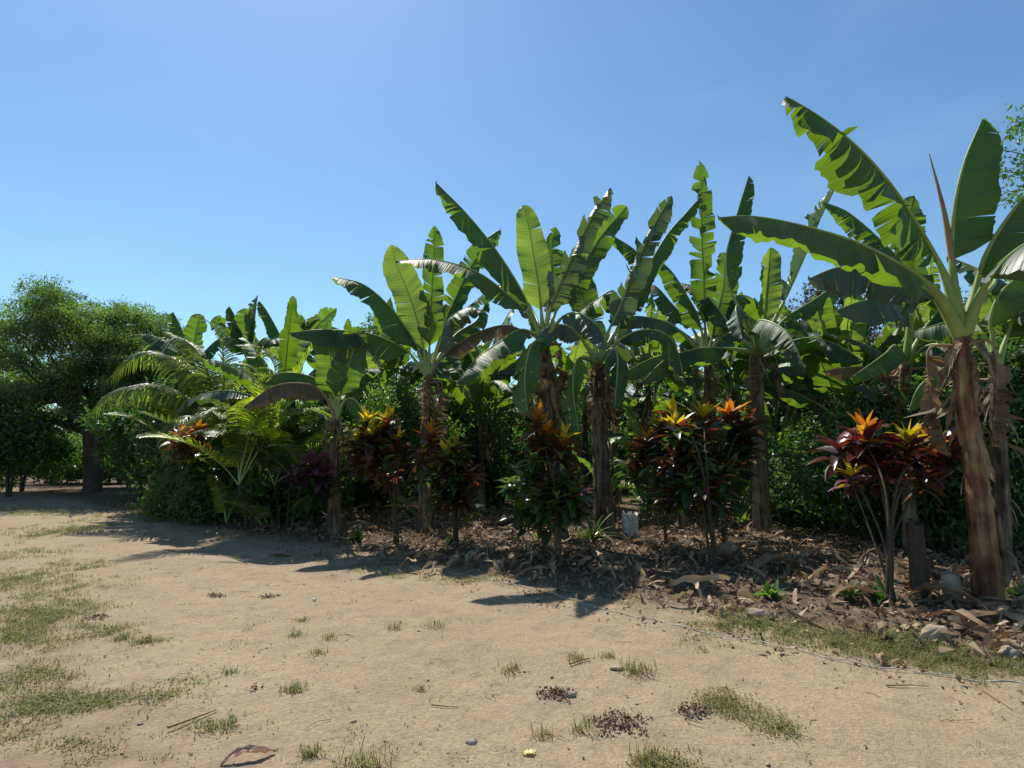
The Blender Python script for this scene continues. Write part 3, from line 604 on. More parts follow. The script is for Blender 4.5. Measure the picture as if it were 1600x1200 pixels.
# ------------------------------------------------------------------ foliage clouds
def leafcloud(mb, pos, size, up=.3, asp=.45, rnd=None, bend=.15, sizevar=.35):
    n = len(pos); d = nrm(rng.normal(size=(n, 3))+[0, 0, -.25]); nn = nrm(np.cross(d, rng.normal(size=(n, 3)))+np.array([0, 0, up]))
    sd = nrm(np.cross(d, nn)); nn = np.cross(sd, d)
    L = size*(1+sizevar*rng.normal(size=n).clip(-1.5, 2))[:, None]
    v = np.stack([pos, pos+d*L*.45+sd*L*asp*.5+nn*L*bend*.5, pos+d*L-nn*L*bend, pos+d*L*.45-sd*L*asp*.5+nn*L*bend*.5], 1)
    r = rng.random(n) if rnd is None else rnd
    mb.add(v.reshape(-1, 3), np.arange(4*n).reshape(-1, 4), None, np.repeat(r, 4))
def clumps(center, rad, nc, per, cr, flat=.5, shell=.6):
    """leaf positions: nc clumps spread through an ellipsoid, biased to its surface"""
    d = nrm(rng.normal(size=(nc, 3))); rr = (shell+(1-shell)*rng.random(nc)**.5)[:, None]
    c = np.array(center)+d*rr*np.array(rad)
    cs = cr*rng.uniform(.55, 1.3, nc)
    k = np.repeat(np.arange(nc), per); q = rng.normal(size=(nc*per, 3))*[1, 1, flat]
    q = q/np.maximum(1, np.linalg.norm(q, axis=1)[:, None]*.75)
    return c, c[k]+q*cs[k][:, None], np.clip(.5+.25*rng.normal(size=nc)[k]+.18*rng.normal(size=nc*per), 0, 1)
def tree(name, label, cat, base, trunk_h, r, crowns, leaf, mat, group=None, limbs=8, stems=1, lsz=None, tilt=(0, 0), barkm='bark', kids=True):
    base = np.array(base, float); e = empty(name, base, label, cat, group)
    mb = MB(); tops = []
    for s in range(stems):
        off = np.array([U(-.2, .2), U(-.2, .2), 0])*(stems > 1)*r*5
        top = base+off+np.array([tilt[0]+U(-.1, .1)*trunk_h, tilt[1]+U(-.1, .1)*trunk_h, trunk_h])+off*1.5
        c = spline([base+off-[0, 0, .1], (base+off+top)/2+[U(-.1, .1)*trunk_h*.5, 0, 0], top], 14)
        tube(mb, c, np.linspace(r*1.25, r*.7, 14)*(1+.35*np.exp(-np.linspace(0, 8, 14))), 10, jit=.05); tops.append(c)
    lb = MB(); cb = MB()
    for (cc, rad, nc, per, cr) in crowns:
        cen, pos, rn = clumps(base+np.array(cc), rad, nc, per, cr)
        leafcloud(cb, pos, leaf, asp=.42, rnd=rn)
        if len(crowns) > 60 and rng.random() < .7: continue
        pick = rng.choice(len(cen), min(limbs, len(cen)), replace=False)
        for q in pick:
            t = tops[int(U(0, len(tops)))]; s0 = t[int(U(8, 13))]
            mid = (s0+cen[q])/2+np.array([U(-.1, .1), U(-.1, .1), U(.0, .15)])*np.linalg.norm(cen[q]-s0)
            tube(lb, spline([s0, mid, cen[q]], 10), np.linspace(r*.38, r*.05, 10), 6)
    t = mb.build('trunk', M[barkm], e)
    if lb.v: lb.build('branch', M[barkm], t)
    cb.build('crown', M[mat], e, smooth=False)
    return e
# big feathery tree at the left
p = onground(148, 768)
pads = []
for _ in range(150):
    x_ = U(-4.7, 2.7); top_ = 6.95-2.0*((x_+.9)/3.9)**2; low_ = 2.35 if x_ < 1.2 else 2.9
    z_ = low_+(top_-low_)*rng.random()**.95
    if x_ < -2.6 and z_ > 3.4 and rng.random() < .45: continue
    pads.append(((x_, U(-1.6, 2.2), z_), (U(.5, 1.05), U(.5, 1.1), U(.15, .35)), 12, 105, U(.22, .36)))
tree('spreading_tree', 'large feathery-leaved tree with a thick dark trunk beside the road at left', 'tree', p, 2.6, .21, pads, .085, 'tree_leaf', limbs=1, stems=2)
p = gp(-60, 752)
tree('spreading_tree', 'dense tree cut by the left edge of the photo behind the road bend', 'tree', (-25, 25, 0), 2.5, .25, [
    ((0, 0, 4.4), (3.2, 3, 2.8), 170, 110, .8)], .17, 'tree_leaf', limbs=6)
# shrubs and dark trees under and behind it
def shrub(px, D, H, wdt, label, leaf=.12, mat='dark_leaf', n=60, per=90, name='leafy_shrub', z0=.0, cr=.4, group='dark shrubs filling the gaps behind the trunks', stems=3, dx=0, depth=None, cat='shrub'):
    x = at(px, 700, D)[0]+dx; b = np.array([x, D, float(hz(x, D))])
    cs = []; dp = depth or wdt*.7; hh = H-z0
    for q in range(4):
        f = U(.35, .6); cs.append(((U(-.5, .5)*wdt*(1-f)*1.3, U(-.5, .5)*dp*(1-f), z0+hh*(f*.55+(1-f)*(.15 if q == 0 else .95 if q == 1 else U(.1, .9)))), (wdt/2*f*1.25, dp/2*f*1.2, hh/2*f*1.05), n//3+1, per, cr*U(.8, 1.15)))
    return tree(name, label, cat, b, H*.45, .04, cs, leaf, mat, group, 5, stems)
shrub(40, 21.5, 1.9, 3.2, 'bushy shrub at far left where the road bends', .15, 'light_leaf', 55, 80)
shrub(85, 25, 1.9, 4., 'pale sunlit shrub beyond the road, left of the thick dark trunk', .15, 'tree_leaf', 55, 80)
shrub(190, 25, 2., 4., 'pale sunlit shrub seen right of the thick dark trunk', .15, 'light_leaf', 55, 80)
shrub(20, 19.2, 3.3, 2.4, 'tall broad-leaved shrub in shade at the far left edge', .17, 'dark_leaf', 50, 80, z0=.9)
shrub(225, 17.2, 3.2, 2.6, 'dark shrub between the thick dark trunk and the palms', .13, 'dark_leaf', 110, 100)
shrub(290, 15.2, 3.1, 2.2, 'dark shrub under the long coconut frond', .13, 'dark_leaf', 80, 100)
shrub(205, 22.5, 2.6, 2.6, 'low dark shrub at the foot of the thick dark trunk', .13, 'dark_leaf', 60, 100, z0=1.2)
shrub(330, 19, 4.3, 3.4, 'bushy tree standing behind the distant banana leaves', .15, 'tree_leaf', 100, 110, name='background_tree', cat='tree', z0=.6)
shrub(480, 18, 3.6, 3.6, 'dense tree in shade behind the clumping palm', .15, 'dark_leaf', 100, 110, name='background_tree', cat='tree')
shrub(560, 24, 7.0, 3.4, 'round-topped tree showing above the leaves left of centre', .16, 'tree_leaf', 150, 110, name='background_tree', cat='tree', z0=2.4)
shrub(625, 12.6, 2.7, 1.9, 'feathery pale green bush behind the low arching leaf', .09, 'light_leaf', 80, 120, z0=.9, name='feathery_bush')
shrub(705, 14.5, 3.0, 2.3, 'shaded bush right of the feathery pale green bush', .11, 'tree_leaf', 80, 110, z0=.7)
shrub(600, 19, 3.4, 4.0, 'wide dark thicket behind the left crotons', .15, 'dark_leaf', 140, 110)
shrub(790, 21, 3.9, 4.6, 'wide dark thicket behind the centre trunks', .16, 'dark_leaf', 150, 110)
shrub(960, 22.5, 4.6, 4.6, 'dark thicket behind the tin shed', .16, 'dark_leaf', 150, 110)
shrub(1110, 20, 4.4, 4.2, 'dark thicket behind the yellow crotons', .16, 'dark_leaf', 150, 110)
shrub(1240, 17.5, 4.4, 3.8, 'dark thicket behind the pale upright leaf', .15, 'dark_leaf', 120, 110)
shrub(1335, 16.5, 6.2, 3.2, 'withered brown-twigged tree above the dark shrubs', .10, 'brown_leaf', 110, 100, name='withered_tree', cat='tree', z0=2.6)
shrub(1270, 11.0, 2.0, 1.5, 'small-leaved shrub right of the straight brown trunk', .09, 'dark_leaf', 70, 110)
shrub(1350, 9.4, 2.3, 1.9, 'glossy shrub behind the crimson croton', .10, 'dark_leaf', 110, 110, group=None)
shrub(1440, 8.6, 2.5, 1.9, 'glossy shrub left of the reddish banana trunk', .09, 'dark_leaf', 130, 110, group=None)
shrub(1480, 10.8, 3.6, 2.4, 'tall glossy bush behind the reddish banana trunk', .10, 'dark_leaf', 130, 110, group=None)
shrub(1610, 8.2, 3.3, 2.0, 'glossy bush cut by the right edge of the photo', .09, 'dark_leaf', 140, 110, group=None)
shrub(1600, 10.5, 4.6, 2.6, 'tall tree crown in shade right of the reddish banana trunk', .11, 'dark_leaf', 130, 110, name='background_tree', cat='tree', group=None)
# tree outside the right edge whose twigs reach in
tb_ = np.array([7.6, 6.6, float(hz(7.6, 6.6))]); e = empty('overhanging_tree', tb_, 'thin twigs with small leaves reaching in at the upper right edge', 'tree')
mb = MB(); tube(mb, spline([tb_, tb_+[-.2, 0, 2.6], tb_+[-.5, 0, 4.8]], 12), np.linspace(.12, .06, 12), 8); t_ = mb.build('trunk', M['bark'], e)
mb = MB(); cb = MB()
for (tx, ty) in ((1562, 232), (1560, 268), (1590, 315), (1572, 300), (1592, 190), (1598, 260)):
    q = at(tx, ty, 6.3); s0 = tb_+[-.45, 0, 4.4+U(-.3, .4)]
    c = spline([s0, (s0+q)/2+[0, 0, .15], q], 16); tube(mb, c, np.linspace(.02, .003, 16), 5)
    pos = np.concatenate([c[5:]+.07*rng.normal(size=(11, 3)) for _ in range(7)]); leafcloud(cb, pos, .06, asp=.45)
for (dx, dy, dz, rr_) in ((0, 0, 5.4, .8), (.6, .3, 5.8, .9), (.9, -.3, 5.1, .8), (.3, .7, 6.1, .8), (1.2, .5, 5.6, .8), (-.1, 1.0, 5.4, .7)):
    q = tb_+[dx, dy, dz]; tube(mb, spline([tb_+[-.45, 0, 4.5], (tb_+[-.45, 0, 4.5]+q)/2+[0, 0, .1], q], 8), np.linspace(.035, .008, 8), 6)
    _, pos, rn = clumps(q, (rr_, rr_, rr_*.6), 16, 60, .28); leafcloud(cb, pos, .07, rnd=rn)
mb.build('branch', M['bark'], t_); cb.build('crown', M['dark_leaf'], e, smooth=False)
shrub(735, 19.5, 4.0, 3.0, 'tall thicket closing the gap left of the centre trunk', .15, 'tree_leaf', 100, 100)
shrub(1010, 19.5, 3.0, 3.4, 'thicket standing right of the thick fibrous trunk, behind the shed corner', .15, 'tree_leaf', 90, 100)
shrub(890, 18.0, 3.6, 2.6, 'bright thicket showing between the two centre trunks', .14, 'light_leaf', 80, 100)
shrub(360, 12.8, 1.3, 1.6, 'dark bush added to deepen the shade behind the stems of the clumping palm', .12, 'dark_leaf', 60, 90)  # this bush and the next are added to fill the palm foot with darkness
shrub(470, 12.0, 1.2, 1.5, 'dark bush added to deepen the shade behind the purplish croton', .12, 'dark_leaf', 60, 90)
shrub(300, 13.4, .9, 1.2, 'light green undergrowth at the foot of the coconut palm', .11, 'light_leaf', 30, 70)
shrub(560, 14.5, 1.5, 2.4, 'low dark undergrowth left of the feathery bush', .12, 'dark_leaf', 70, 90)
shrub(760, 15.5, 1.6, 2.6, 'low dark undergrowth between the left and centre trunks', .13, 'dark_leaf', 70, 90)
shrub(890, 15.0, 1.5, 2.4, 'low green undergrowth between the two centre trunks', .12, 'light_leaf', 60, 80)
shrub(1090, 14.5, 1.7, 2.6, 'low dark undergrowth behind the dark red croton', .12, 'dark_leaf', 70, 90)
shrub(1235, 12.8, 1.7, 2.0, 'shaded undergrowth beside the young banana sucker', .11, 'dark_leaf', 70, 90)
# far treeline: individual trees well behind everything
for i, (px, D, H, wd_) in enumerate([(-150, 34, 6, 8), (60, 36, 3.4, 9), (230, 34, 4.4, 8), (420, 33, 4.6, 8), (640, 32, 4.6, 8), (860, 32, 4.9, 8), (1080, 31, 5.2, 8), (1290, 28, 5.0, 8), (1500, 24, 5.4, 8), (1750, 20, 5.2, 8)]):
    lab = ['beyond the left edge', 'past the road bend at far left', 'past the thick dark trunk', 'behind the distant banana fan', 'behind the feathery bush', 'behind the centre trunks', 'behind the tin shed', 'behind the withered tree', 'behind the tallest banana plant', 'beyond the right edge'][i]
    shrub(px, D, H, wd_, 'distant hazy tree '+lab, .26, 'tree_leaf', 90, 110, name='distant_tree', cat='tree', cr=.9, group='distant trees closing the view')

# ------------------------------------------------------------------ palms
def frond(parent, pts, ll, mat='palm', nl=60, droop=.5, tb=.22, vee=.35, rib=.016):
    n = 50; c = spline(pts, n); T = nrm(np.gradient(c, axis=0)); S = np.cross(T, [0, 0, 1.]); b = np.linalg.norm(S, axis=1) < .12
    if b.any(): S[b] = S[~b].mean(0) if (~b).any() else [1, 0, 0]
    S = nrm(S); Nn = nrm(np.cross(S, T)); mb = MB()
    for side in (-1, 1):
        for k in range(nl):
            s = tb+(1-tb)*(k+.5*U(0, 1))/nl; x = s*(n-1); i = min(int(x), n-2); p = c[i]+(c[i+1]-c[i])*(x-i)
            q = (s-tb)/(1-tb); L = ll*(.6+.8*math.sin(math.pi*min(1, q*.85+.12)))*U(.9, 1.1)*(1-.45*q**3)
            fw = .35+.7*q; d = nrm(S[i]*side+T[i]*fw+Nn[i]*vee+.06*rng.normal(size=3)); w_ = .0125*(L/ .4)**.5; pos = p.copy(); v = []; m_ = 5
            for j in range(m_+1):
                f = j/m_; wv = w_*(.5+.5*math.sin(math.pi*min(1, .25+.75*f))) if j < m_ else .001
                sd = nrm(np.cross(d, Nn[i])*1.0)
                v += [pos-sd*wv-Nn[i]*wv*.35, pos+sd*wv+Nn[i]*wv*.35]
                d = nrm(d+DOWN*droop*.35*(f+.3)); pos = pos+d*L/m_
            mb.add(np.array(v), grid_faces(m_+1, 2), None, min(1, max(0, .5+.3*rng.normal())))
    o = mb.build('frond', M[mat], parent, smooth=False)
    rb = MB(); tube(rb, c, np.linspace(rib, .003, n), 6); rb.build('midrib', M['midrib'], o)
    return o
def palm(label, px, D, H, stems, spec, nrand, L, group='palms at the left end of the grove', sp=.2, seedmat=('palm',), elo=40):
    x = at(px, 700, D)[0]; b = np.array([x, D, float(hz(x, D))]); e = empty('palm', b, label, 'palm', group); tops = []
    for i in range(stems):
        off = np.array([U(-sp, sp), U(-sp, sp), 0]) if stems > 1 else np.zeros(3); h = H*U(.75, 1.1) if stems > 1 else H
        c = spline([b+off, b+off*1.5+[0, 0, h*.5], b+off*2.3+[0, 0, h]], 10); mb = MB(); tube(mb, c, np.linspace(.030, .020, 10) if stems > 1 else np.linspace(.085, .05, 10), 8, jit=.04)
        mb.build('stem', M['croton_stem'], e); tops.append(c[-1])
    for (pts, ll, mat, dr) in spec:
        frond(e, [tops[0]]+[at(a, b_, D+dd) for a, b_, dd in pts], ll, mat, 64, dr*1.3)
    for i in range(nrand):
        t = tops[i % len(tops)]; az = i*137.5+U(-20, 20); frond(e, arch(t, az, U(elo, 88), U(25, 80), L*U(.75, 1.1)), .33*L/1.8*U(.9, 1.2), random.choice(seedmat), 50, U(.4, 1.0))
    return e
palm('young coconut palm with long fronds arching left over the road side', 348, 13.4, 1.0, 1, [
    ([(320, 650, 0), (270, 610, -.2), (225, 603, -.4), (180, 615, -.5), (150, 640, -.5)], .78, 'palm', 1.5),
    ([(325, 620, .1), (290, 575, .2), (250, 553, .3), (210, 560, .4), (175, 590, .4)], .70, 'palm', 1.4),
    ([(335, 620, .2), (320, 570, .4), (300, 540, .5), (265, 520, .6)], .6, 'palm', 1.2),
    ([(350, 610, 0), (350, 560, 0), (340, 520, 0), (322, 500, 0)], .42, 'palm', .4),
    ([(370, 620, 0), (400, 570, 0), (430, 545, 0), (455, 555, 0)], .4, 'palm', .8),
    ([(330, 660, -.4), (300, 650, -.9), (270, 670, -1.3), (262, 720, -1.6)], .4, 'palm', 1.),
    ], 12, 2.1)
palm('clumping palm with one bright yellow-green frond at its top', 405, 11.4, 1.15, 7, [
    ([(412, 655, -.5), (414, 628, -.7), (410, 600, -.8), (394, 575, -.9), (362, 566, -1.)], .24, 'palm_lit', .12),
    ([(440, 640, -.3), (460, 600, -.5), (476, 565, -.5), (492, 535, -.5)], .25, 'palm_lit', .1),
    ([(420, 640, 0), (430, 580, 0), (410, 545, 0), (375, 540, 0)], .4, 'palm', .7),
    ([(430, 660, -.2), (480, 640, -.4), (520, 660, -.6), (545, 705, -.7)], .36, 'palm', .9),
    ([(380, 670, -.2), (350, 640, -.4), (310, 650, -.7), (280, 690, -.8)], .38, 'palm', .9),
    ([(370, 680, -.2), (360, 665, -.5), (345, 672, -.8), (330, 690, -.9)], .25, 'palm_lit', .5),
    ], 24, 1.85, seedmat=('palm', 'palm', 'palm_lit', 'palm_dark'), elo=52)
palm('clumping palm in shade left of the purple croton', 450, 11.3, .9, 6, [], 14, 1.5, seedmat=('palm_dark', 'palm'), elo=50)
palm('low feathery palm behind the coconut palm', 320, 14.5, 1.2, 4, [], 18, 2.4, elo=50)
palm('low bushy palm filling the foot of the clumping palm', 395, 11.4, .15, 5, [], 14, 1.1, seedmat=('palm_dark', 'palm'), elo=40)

# ------------------------------------------------------------------ crotons
def lance(mb, p, d, up, L, W, bend, r, n=5, wav=.0):
    pos = np.array(p, float); d = nrm(np.array(d, float)); v = []
    for i in range(n+1):
        f = i/n; wv = W*.5*math.sin(math.pi*min(1., .06+.94*f)**.8)+.002; sd = nrm(np.cross(d, up)); nn = np.cross(sd, d)
        v += [pos-sd*wv+nn*wv*.45, pos+nn*0, pos+sd*wv+nn*wv*.45]
        d = nrm(d+DOWN*bend/n); pos = pos+d*L/n
    mb.add(np.array(v), grid_faces(n+1, 3), None, r)
def rosette(e, C, Ls, nl, old, young, ny, parent=None, wr=.37, topf=1.):
    mb = MB()
    for i in range(nl):
        q = i/nl; az = i*2.4+U(-.3, .3); el = R(58-80*q+U(-10, 10)); d = np.array([math.cos(az)*math.cos(el), math.sin(az)*math.cos(el), math.sin(el)])
        L = Ls*(.7+.5*math.sin(math.pi*min(1, .2+q*.8)))*U(.85, 1.15)
        lance(mb, C-[0, 0, .14*q*Ls/.25], d, np.array([0, 0, 1.])+.15*rng.normal(size=3), L, L*wr, U(.4, 1.3), np.clip(U(0, 1)*.7+.3*(1-q), 0, 1))
    o = mb.build('leaf_rosette', M[old], e)
    if ny:
        yb = MB()
        for i in range(ny):
            az = i*2.4+U(-.4, .4); el = R(U(34, 86) if i < ny*.75 else U(0, 35)); d = np.array([math.cos(az)*math.cos(el), math.sin(az)*math.cos(el), math.sin(el)])
            L = Ls*U(.7, 1.15); lance(yb, C+[0, 0, .05 if i < ny*.75 else -.04], d, np.array([.1, 0, 1.]), L, L*wr*U(.6, .95), U(.0, 1.1), U(.15, 1) if i < ny*.75 else U(0, .3))
        yb.build('young_leaves', M[young], o)
def croton(label, px, py, D, heads, low=(), stems_mat='croton_stem', sz=.26, old='cro_red', group='crotons planted along the road edge', fill=6, fillmat='cro_green'):
    b = onground(px, py); D = b[1] if D is None else D
    e = empty('croton', b, label, 'shrub', group)
    pts = [at(hx, hy, D+dd) for hx, hy, dd, *_ in heads]
    for (h, P) in zip(heads, pts):
        mb = MB(); off = np.array([U(-.04, .04), U(-.04, .04), -.03]); kf = U(.4, .8); m = b*(1-kf)+P*kf; m[:2] = b[:2]*(1-.3*kf)+P[:2]*.3*kf
        c = spline([b+off, m+[U(-.04, .04), U(-.04, .04), 0], P], 14); tube(mb, c, np.linspace(.017, .007, 14), 7, jit=.04); mb.build('stem', M[stems_mat], e)
        young = h[3] if len(h) > 3 else None; k = h[4] if len(h) > 4 else 1.; om = h[5] if len(h) > 5 else old
        rosette(e, P, sz*k*1.2, int(U(14, 20)), om, young, int(U(13, 21)) if young else 0)
        for q in range(fill):
            s = c[int(U(7, 13))]+np.array([U(-.24, .24), U(-.24, .24), U(-.12, .06)]); rosette(e, s, sz*U(.8, 1.2), 8, random.choice([om, fillmat, fillmat]), None, 0)
    return e
Yl, Og = 'cro_yel', 'cro_or'
croton('crimson and orange croton with one low yellow leaf cluster at the right', 1392, 945, 6.4,
    [(1352, 690, 0, Og, 1.15, 'cro_crimson'), (1420, 700, -.1, Yl, 1.0, 'cro_crimson'), (1385, 705, .1, None, 1.1, 'cro_crimson'), (1455, 712, .2, Og, 1., 'cro_crimson'), (1330, 752, -.2, Yl, .6, 'cro_purple'), (1372, 735, -.2, None, 1., 'cro_crimson'), (1312, 700, .1, None, 1.1, 'cro_crimson'), (1475, 695, .3, None, .9, 'cro_crimson'), (1440, 745, 0, None, .9, 'cro_red')], sz=.27, fill=0, fillmat='cro_crimson')
croton('large croton with the brightest yellow tops right of centre', 1115, 890, 8.4,
    [(1052, 655, .2, Yl), (1056, 682, -.1, Yl, 1.15), (1100, 660, .1, Yl), (1030, 672, .3, Yl, .8), (1012, 695, .2, Og), (1080, 720, -.2, None), (1040, 730, 0, None), (1110, 710, 0, None)], sz=.27, fill=5)
croton('dark red croton beside the straight brown trunk', 1130, 868, 8.9,
    [(1140, 655, .2, Og, 1.1), (1152, 690, .1, None, 1.1), (1125, 700, .1, None, 1.1), (1165, 665, .2, None, 1.0)], sz=.28, fill=4)
croton('croton with dull orange leaves under the bright yellow one', 1040, 850, 8.8,
    [(1000, 712, 0, Og), (992, 742, 0, Og, .8, 'cro_green'), (1040, 755, 0, None, 1., 'cro_green'), (1070, 775, -.2, None, 1., 'cro_green')], sz=.24, fill=2)
croton('leaning dark croton in front of the centre banana trunk', 872, 890, 8.0,
    [(842, 668, 0, Og, 1.2), (850, 690, -.1, Og), (878, 700, 0, Yl), (830, 740, 0, None, 1., 'cro_green'), (890, 740, 0, None), (860, 770, -.1, None, 1., 'cro_green')], sz=.25, fill=6)
croton('green-leaved croton spreading left of the leaning dark one', 850, 872, 8.4,
    [(800, 755, 0, None, .9, 'cro_green'), (825, 790, 0, None, .9, 'cro_green'), (905, 775, 0, None, .9, 'cro_purple')], sz=.22, fill=5)
croton('croton with three orange-yellow clusters on dark stems left of centre', 712, 855, 9.2,
    [(674, 688, 0, Og), (697, 722, -.1, Yl, 1.2), (712, 708, 0, Yl), (660, 715, 0, Yl, .7), (730, 745, 0, None, 1.), (700, 760, 0, None)], sz=.25, fill=4)
croton('croton with the leftmost bright yellow clusters on bare stems', 620, 855, 9.4,
    [(572, 668, 0, Yl), (578, 690, -.1, Yl, 1.1), (558, 700, 0, Yl), (606, 665, .1, Yl), (622, 695, 0, Yl, .8), (590, 715, 0, None), (560, 720, 0, None)], sz=.26, fill=2)
croton('purplish croton with a pink leaf near the clumping palms', 488, 828, 10.0,
    [(490, 722, 0, None, 1.1, 'cro_purple'), (505, 740, 0, None, 1., 'cro_purple'), (465, 740, 0, None, 1., 'cro_purple'), (485, 765, 0, None, 1., 'cro_green')], sz=.28, fill=3)
croton('croton with orange leaves hidden under the coconut palm', 300, 812, 11.5,
    [(285, 690, 0, Og), (310, 680, 0, Og), (300, 715, 0, Yl, .8, 'cro_green'), (320, 740, 0, None, 1., 'cro_green')], sz=.3, fill=3)

# ------------------------------------------------------------------ small plants
def rosplant(name, label, px, py, n, L, wr, mat, cat, el=(10, 75), bend=(.6, 1.6), group=None):
    b = onground(px, py); mb = MB()
    for i in range(n):
        az = U(0, 6.28); e_ = R(U(*el)); d = np.array([math.cos(az)*math.cos(e_), math.sin(az)*math.cos(e_), math.sin(e_)])
        lance(mb, b+.02*rng.normal(size=3)*[1, 1, 0], d, [0, 0, 1.], L*U(.6, 1.1), L*wr*U(.8, 1.2), U(*bend), U(0, 1), 6)
    o = mb.build(name, M[mat]); return tag(o, label, cat, group)
rosplant('pineapple_plant', 'spiky strap-leaved plant at the foot of the thick fibrous trunk', 925, 845, 60, .6, .07, 'cro_green', 'plant')
rosplant('fan_palm_seedling', 'pale fan-leaved seedling just left of the straight brown trunk', 1163, 820, 16, .55, .12, 'ban_young', 'seedling', (40, 85), (.2, .8))
for k, (px, py, lb, s) in enumerate([
    (705, 850, 'lone bright seedling under the left yellow croton', .16), (1325, 935, 'small green seedling left of the crimson croton stem', .2),
    (1381, 940, 'green weed at the base of the crimson croton', .24), (1592, 935, 'broad-leaved seedling at the right edge of the photo', .2),
    (1205, 935, 'green weed in the litter below the straight brown trunk', .2), (340, 812, 'leafy weed under the coconut palm', .35), (560, 845, 'dark weed tuft at the shade line left of centre', .26),
    (600, 790, 'leafy weed between the two left crotons', .3), (845, 842, 'pale weed right of the black stone', .25)]):
    rosplant('seedling', lb, px, py, 26, s, .3, 'light_leaf' if k != 6 else 'dark_leaf', 'weed', (20, 80), (.3, 1.2), 'weeds in the leaf litter')
# ------------------------------------------------------------------ grass
def grass_blades(mb, pos, h, w_=.004, lean=.5, rlo=0., rhi=1.):
    n = len(pos); az = rng.uniform(0, 6.283, n); ln = rng.uniform(.1, lean, n); hh = h*rng.uniform(.3, 1.15, n)
    d = np.stack([np.cos(az), np.sin(az), np.zeros(n)], 1); sd = np.stack([-np.sin(az), np.cos(az), np.zeros(n)], 1)*w_
    m_ = pos+d*(hh*ln*.45)[:, None]+np.array([0, 0, 1])*(hh*.6)[:, None]; t = pos+d*(hh*ln*1.3)[:, None]+np.array([0, 0, 1])*(hh*(1-.35*ln))[:, None]
    v = np.stack([pos-sd, pos+sd, m_+sd*.7, m_-sd*.7, t+sd*.1, t-sd*.1], 1).reshape(-1, 3)
    b = np.arange(n)[:, None]*6; f = np.concatenate([b+[0, 1, 2, 3], b+[3, 2, 4, 5]])
    mb.add(v, f, None, np.repeat(rng.uniform(rlo, rhi, n), 6))
def zat(p): p[:, 2] = hz(p[:, 0], p[:, 1]); return p
gm = MB()
def patch(px, py, rx, ry, n, h, rlo=.2, rhi=1., sub=14, spread=.28):
    """px,py,rx,ry locate a patch of ground; blades grow in small clusters inside it"""
    c = gp(px, py); a = gp(px+rx, py); b = gp(px, py-ry); ex = a[0]-c[0]; ey = b[1]-c[1]
    n = int(n*.55); k = max(1, n//sub); cc = np.stack([c[0]+ex*rng.normal(size=k)*.55, c[1]+ey*rng.normal(size=k)*.55, np.zeros(k)], 1)
    p = zat(np.repeat(cc, sub, 0)+rng.normal(size=(k*sub, 3))*[.045, .045, 0]*spread/.28); grass_blades(gm, p, h*.85, .0032, 1.5, rlo, rhi)
    q = zat(np.repeat(cc, sub, 0)+rng.normal(size=(k*sub, 3))*[.06, .06, 0]); q[:, 2] += rng.uniform(.002, .012, len(q)); leafcloud(gm, q, .022, up=1.5, asp=.3, rnd=rng.uniform(max(0, rlo-.35), rhi*.7, len(q)))
for a in [(110, 1095, 110, 22, 2600, .05, .5, 1.), (40, 1060, 60, 22, 900, .05, .1, .6), (30, 950, 60, 40, 1300, .05, .1, .8), (70, 925, 60, 20, 900, .05, .2, .8),
          (60, 900, 90, 20, 1100, .06, .2, .9), (20, 870, 50, 25, 1200, .07, .2, .9), (10, 830, 40, 20, 1000, .07, .3, .9), (110, 965, 60, 22, 900, .05, .3, .9), (80, 1000, 70, 22, 800, .04, .1, .6),
          (35, 905, 60, 30, 2600, .06, .35, .95), (75, 960, 50, 18, 1800, .055, .3, .9), (15, 990, 40, 30, 1500, .05, .3, .9), (60, 800, 60, 6, 1800, .08, .4, 1.), (105, 828, 45, 10, 2600, .08, .5, 1.), (20, 795, 40, 5, 1200, .08, .4, 1.), (200, 805, 60, 7, 1500, .07, .3, .8), (250, 1090, 60, 10, 600, .05, 0, .4),
          (160, 985, 60, 10, 500, .05, .3, .8), (230, 1000, 30, 7, 300, .05, .3, .8), (150, 780, 100, 5, 1200, .08, .3, .8), (20, 1150, 70, 20, 500, .03, 0, .3), (120, 1170, 100, 20, 500, .03, 0, .3),
          (560, 885, 60, 8, 900, .05, .2, .8), (640, 897, 60, 7, 700, .05, .4, 1.), (750, 905, 60, 7, 700, .05, .3, .9), (490, 870, 50, 7, 500, .05, .2, .7), (890, 925, 50, 8, 600, .05, .3, .9),
          (1150, 975, 70, 12, 1700, .06, .6, 1.), (1230, 990, 50, 12, 1500, .06, .6, 1.), (1350, 1010, 90, 18, 2400, .07, .3, .9), (1460, 1030, 90, 18, 2300, .07, .3, .9), (1560, 1045, 70, 16, 1700, .07, .3, .9), (1420, 1010, 40, 10, 1200, .09, .5, 1.),
          (1150, 1110, 30, 10, 500, .04, .2, .7), (1120, 1100, 30, 8, 400, .04, .3, .8), (1220, 1140, 25, 10, 350, .05, .2, .7), (1040, 1185, 40, 8, 500, .05, .3, .8), (1130, 1085, 30, 10, 200, .03, 0, .4),
          (300, 1065, 30, 6, 150, .05, .3, .7), (330, 1130, 40, 8, 150, .05, .1, .6), (1000, 945, 70, 10, 250, .04, 0, .5), (900, 945, 80, 10, 250, .03, 0, .4), (1075, 1000, 60, 10, 200, .04, .1, .5)]:
    patch(*a)
tag(gm.build('grass', M['grass'], None, False), 'short patchy grass and weeds growing on the dirt beside the road', 'grass', kind='stuff')
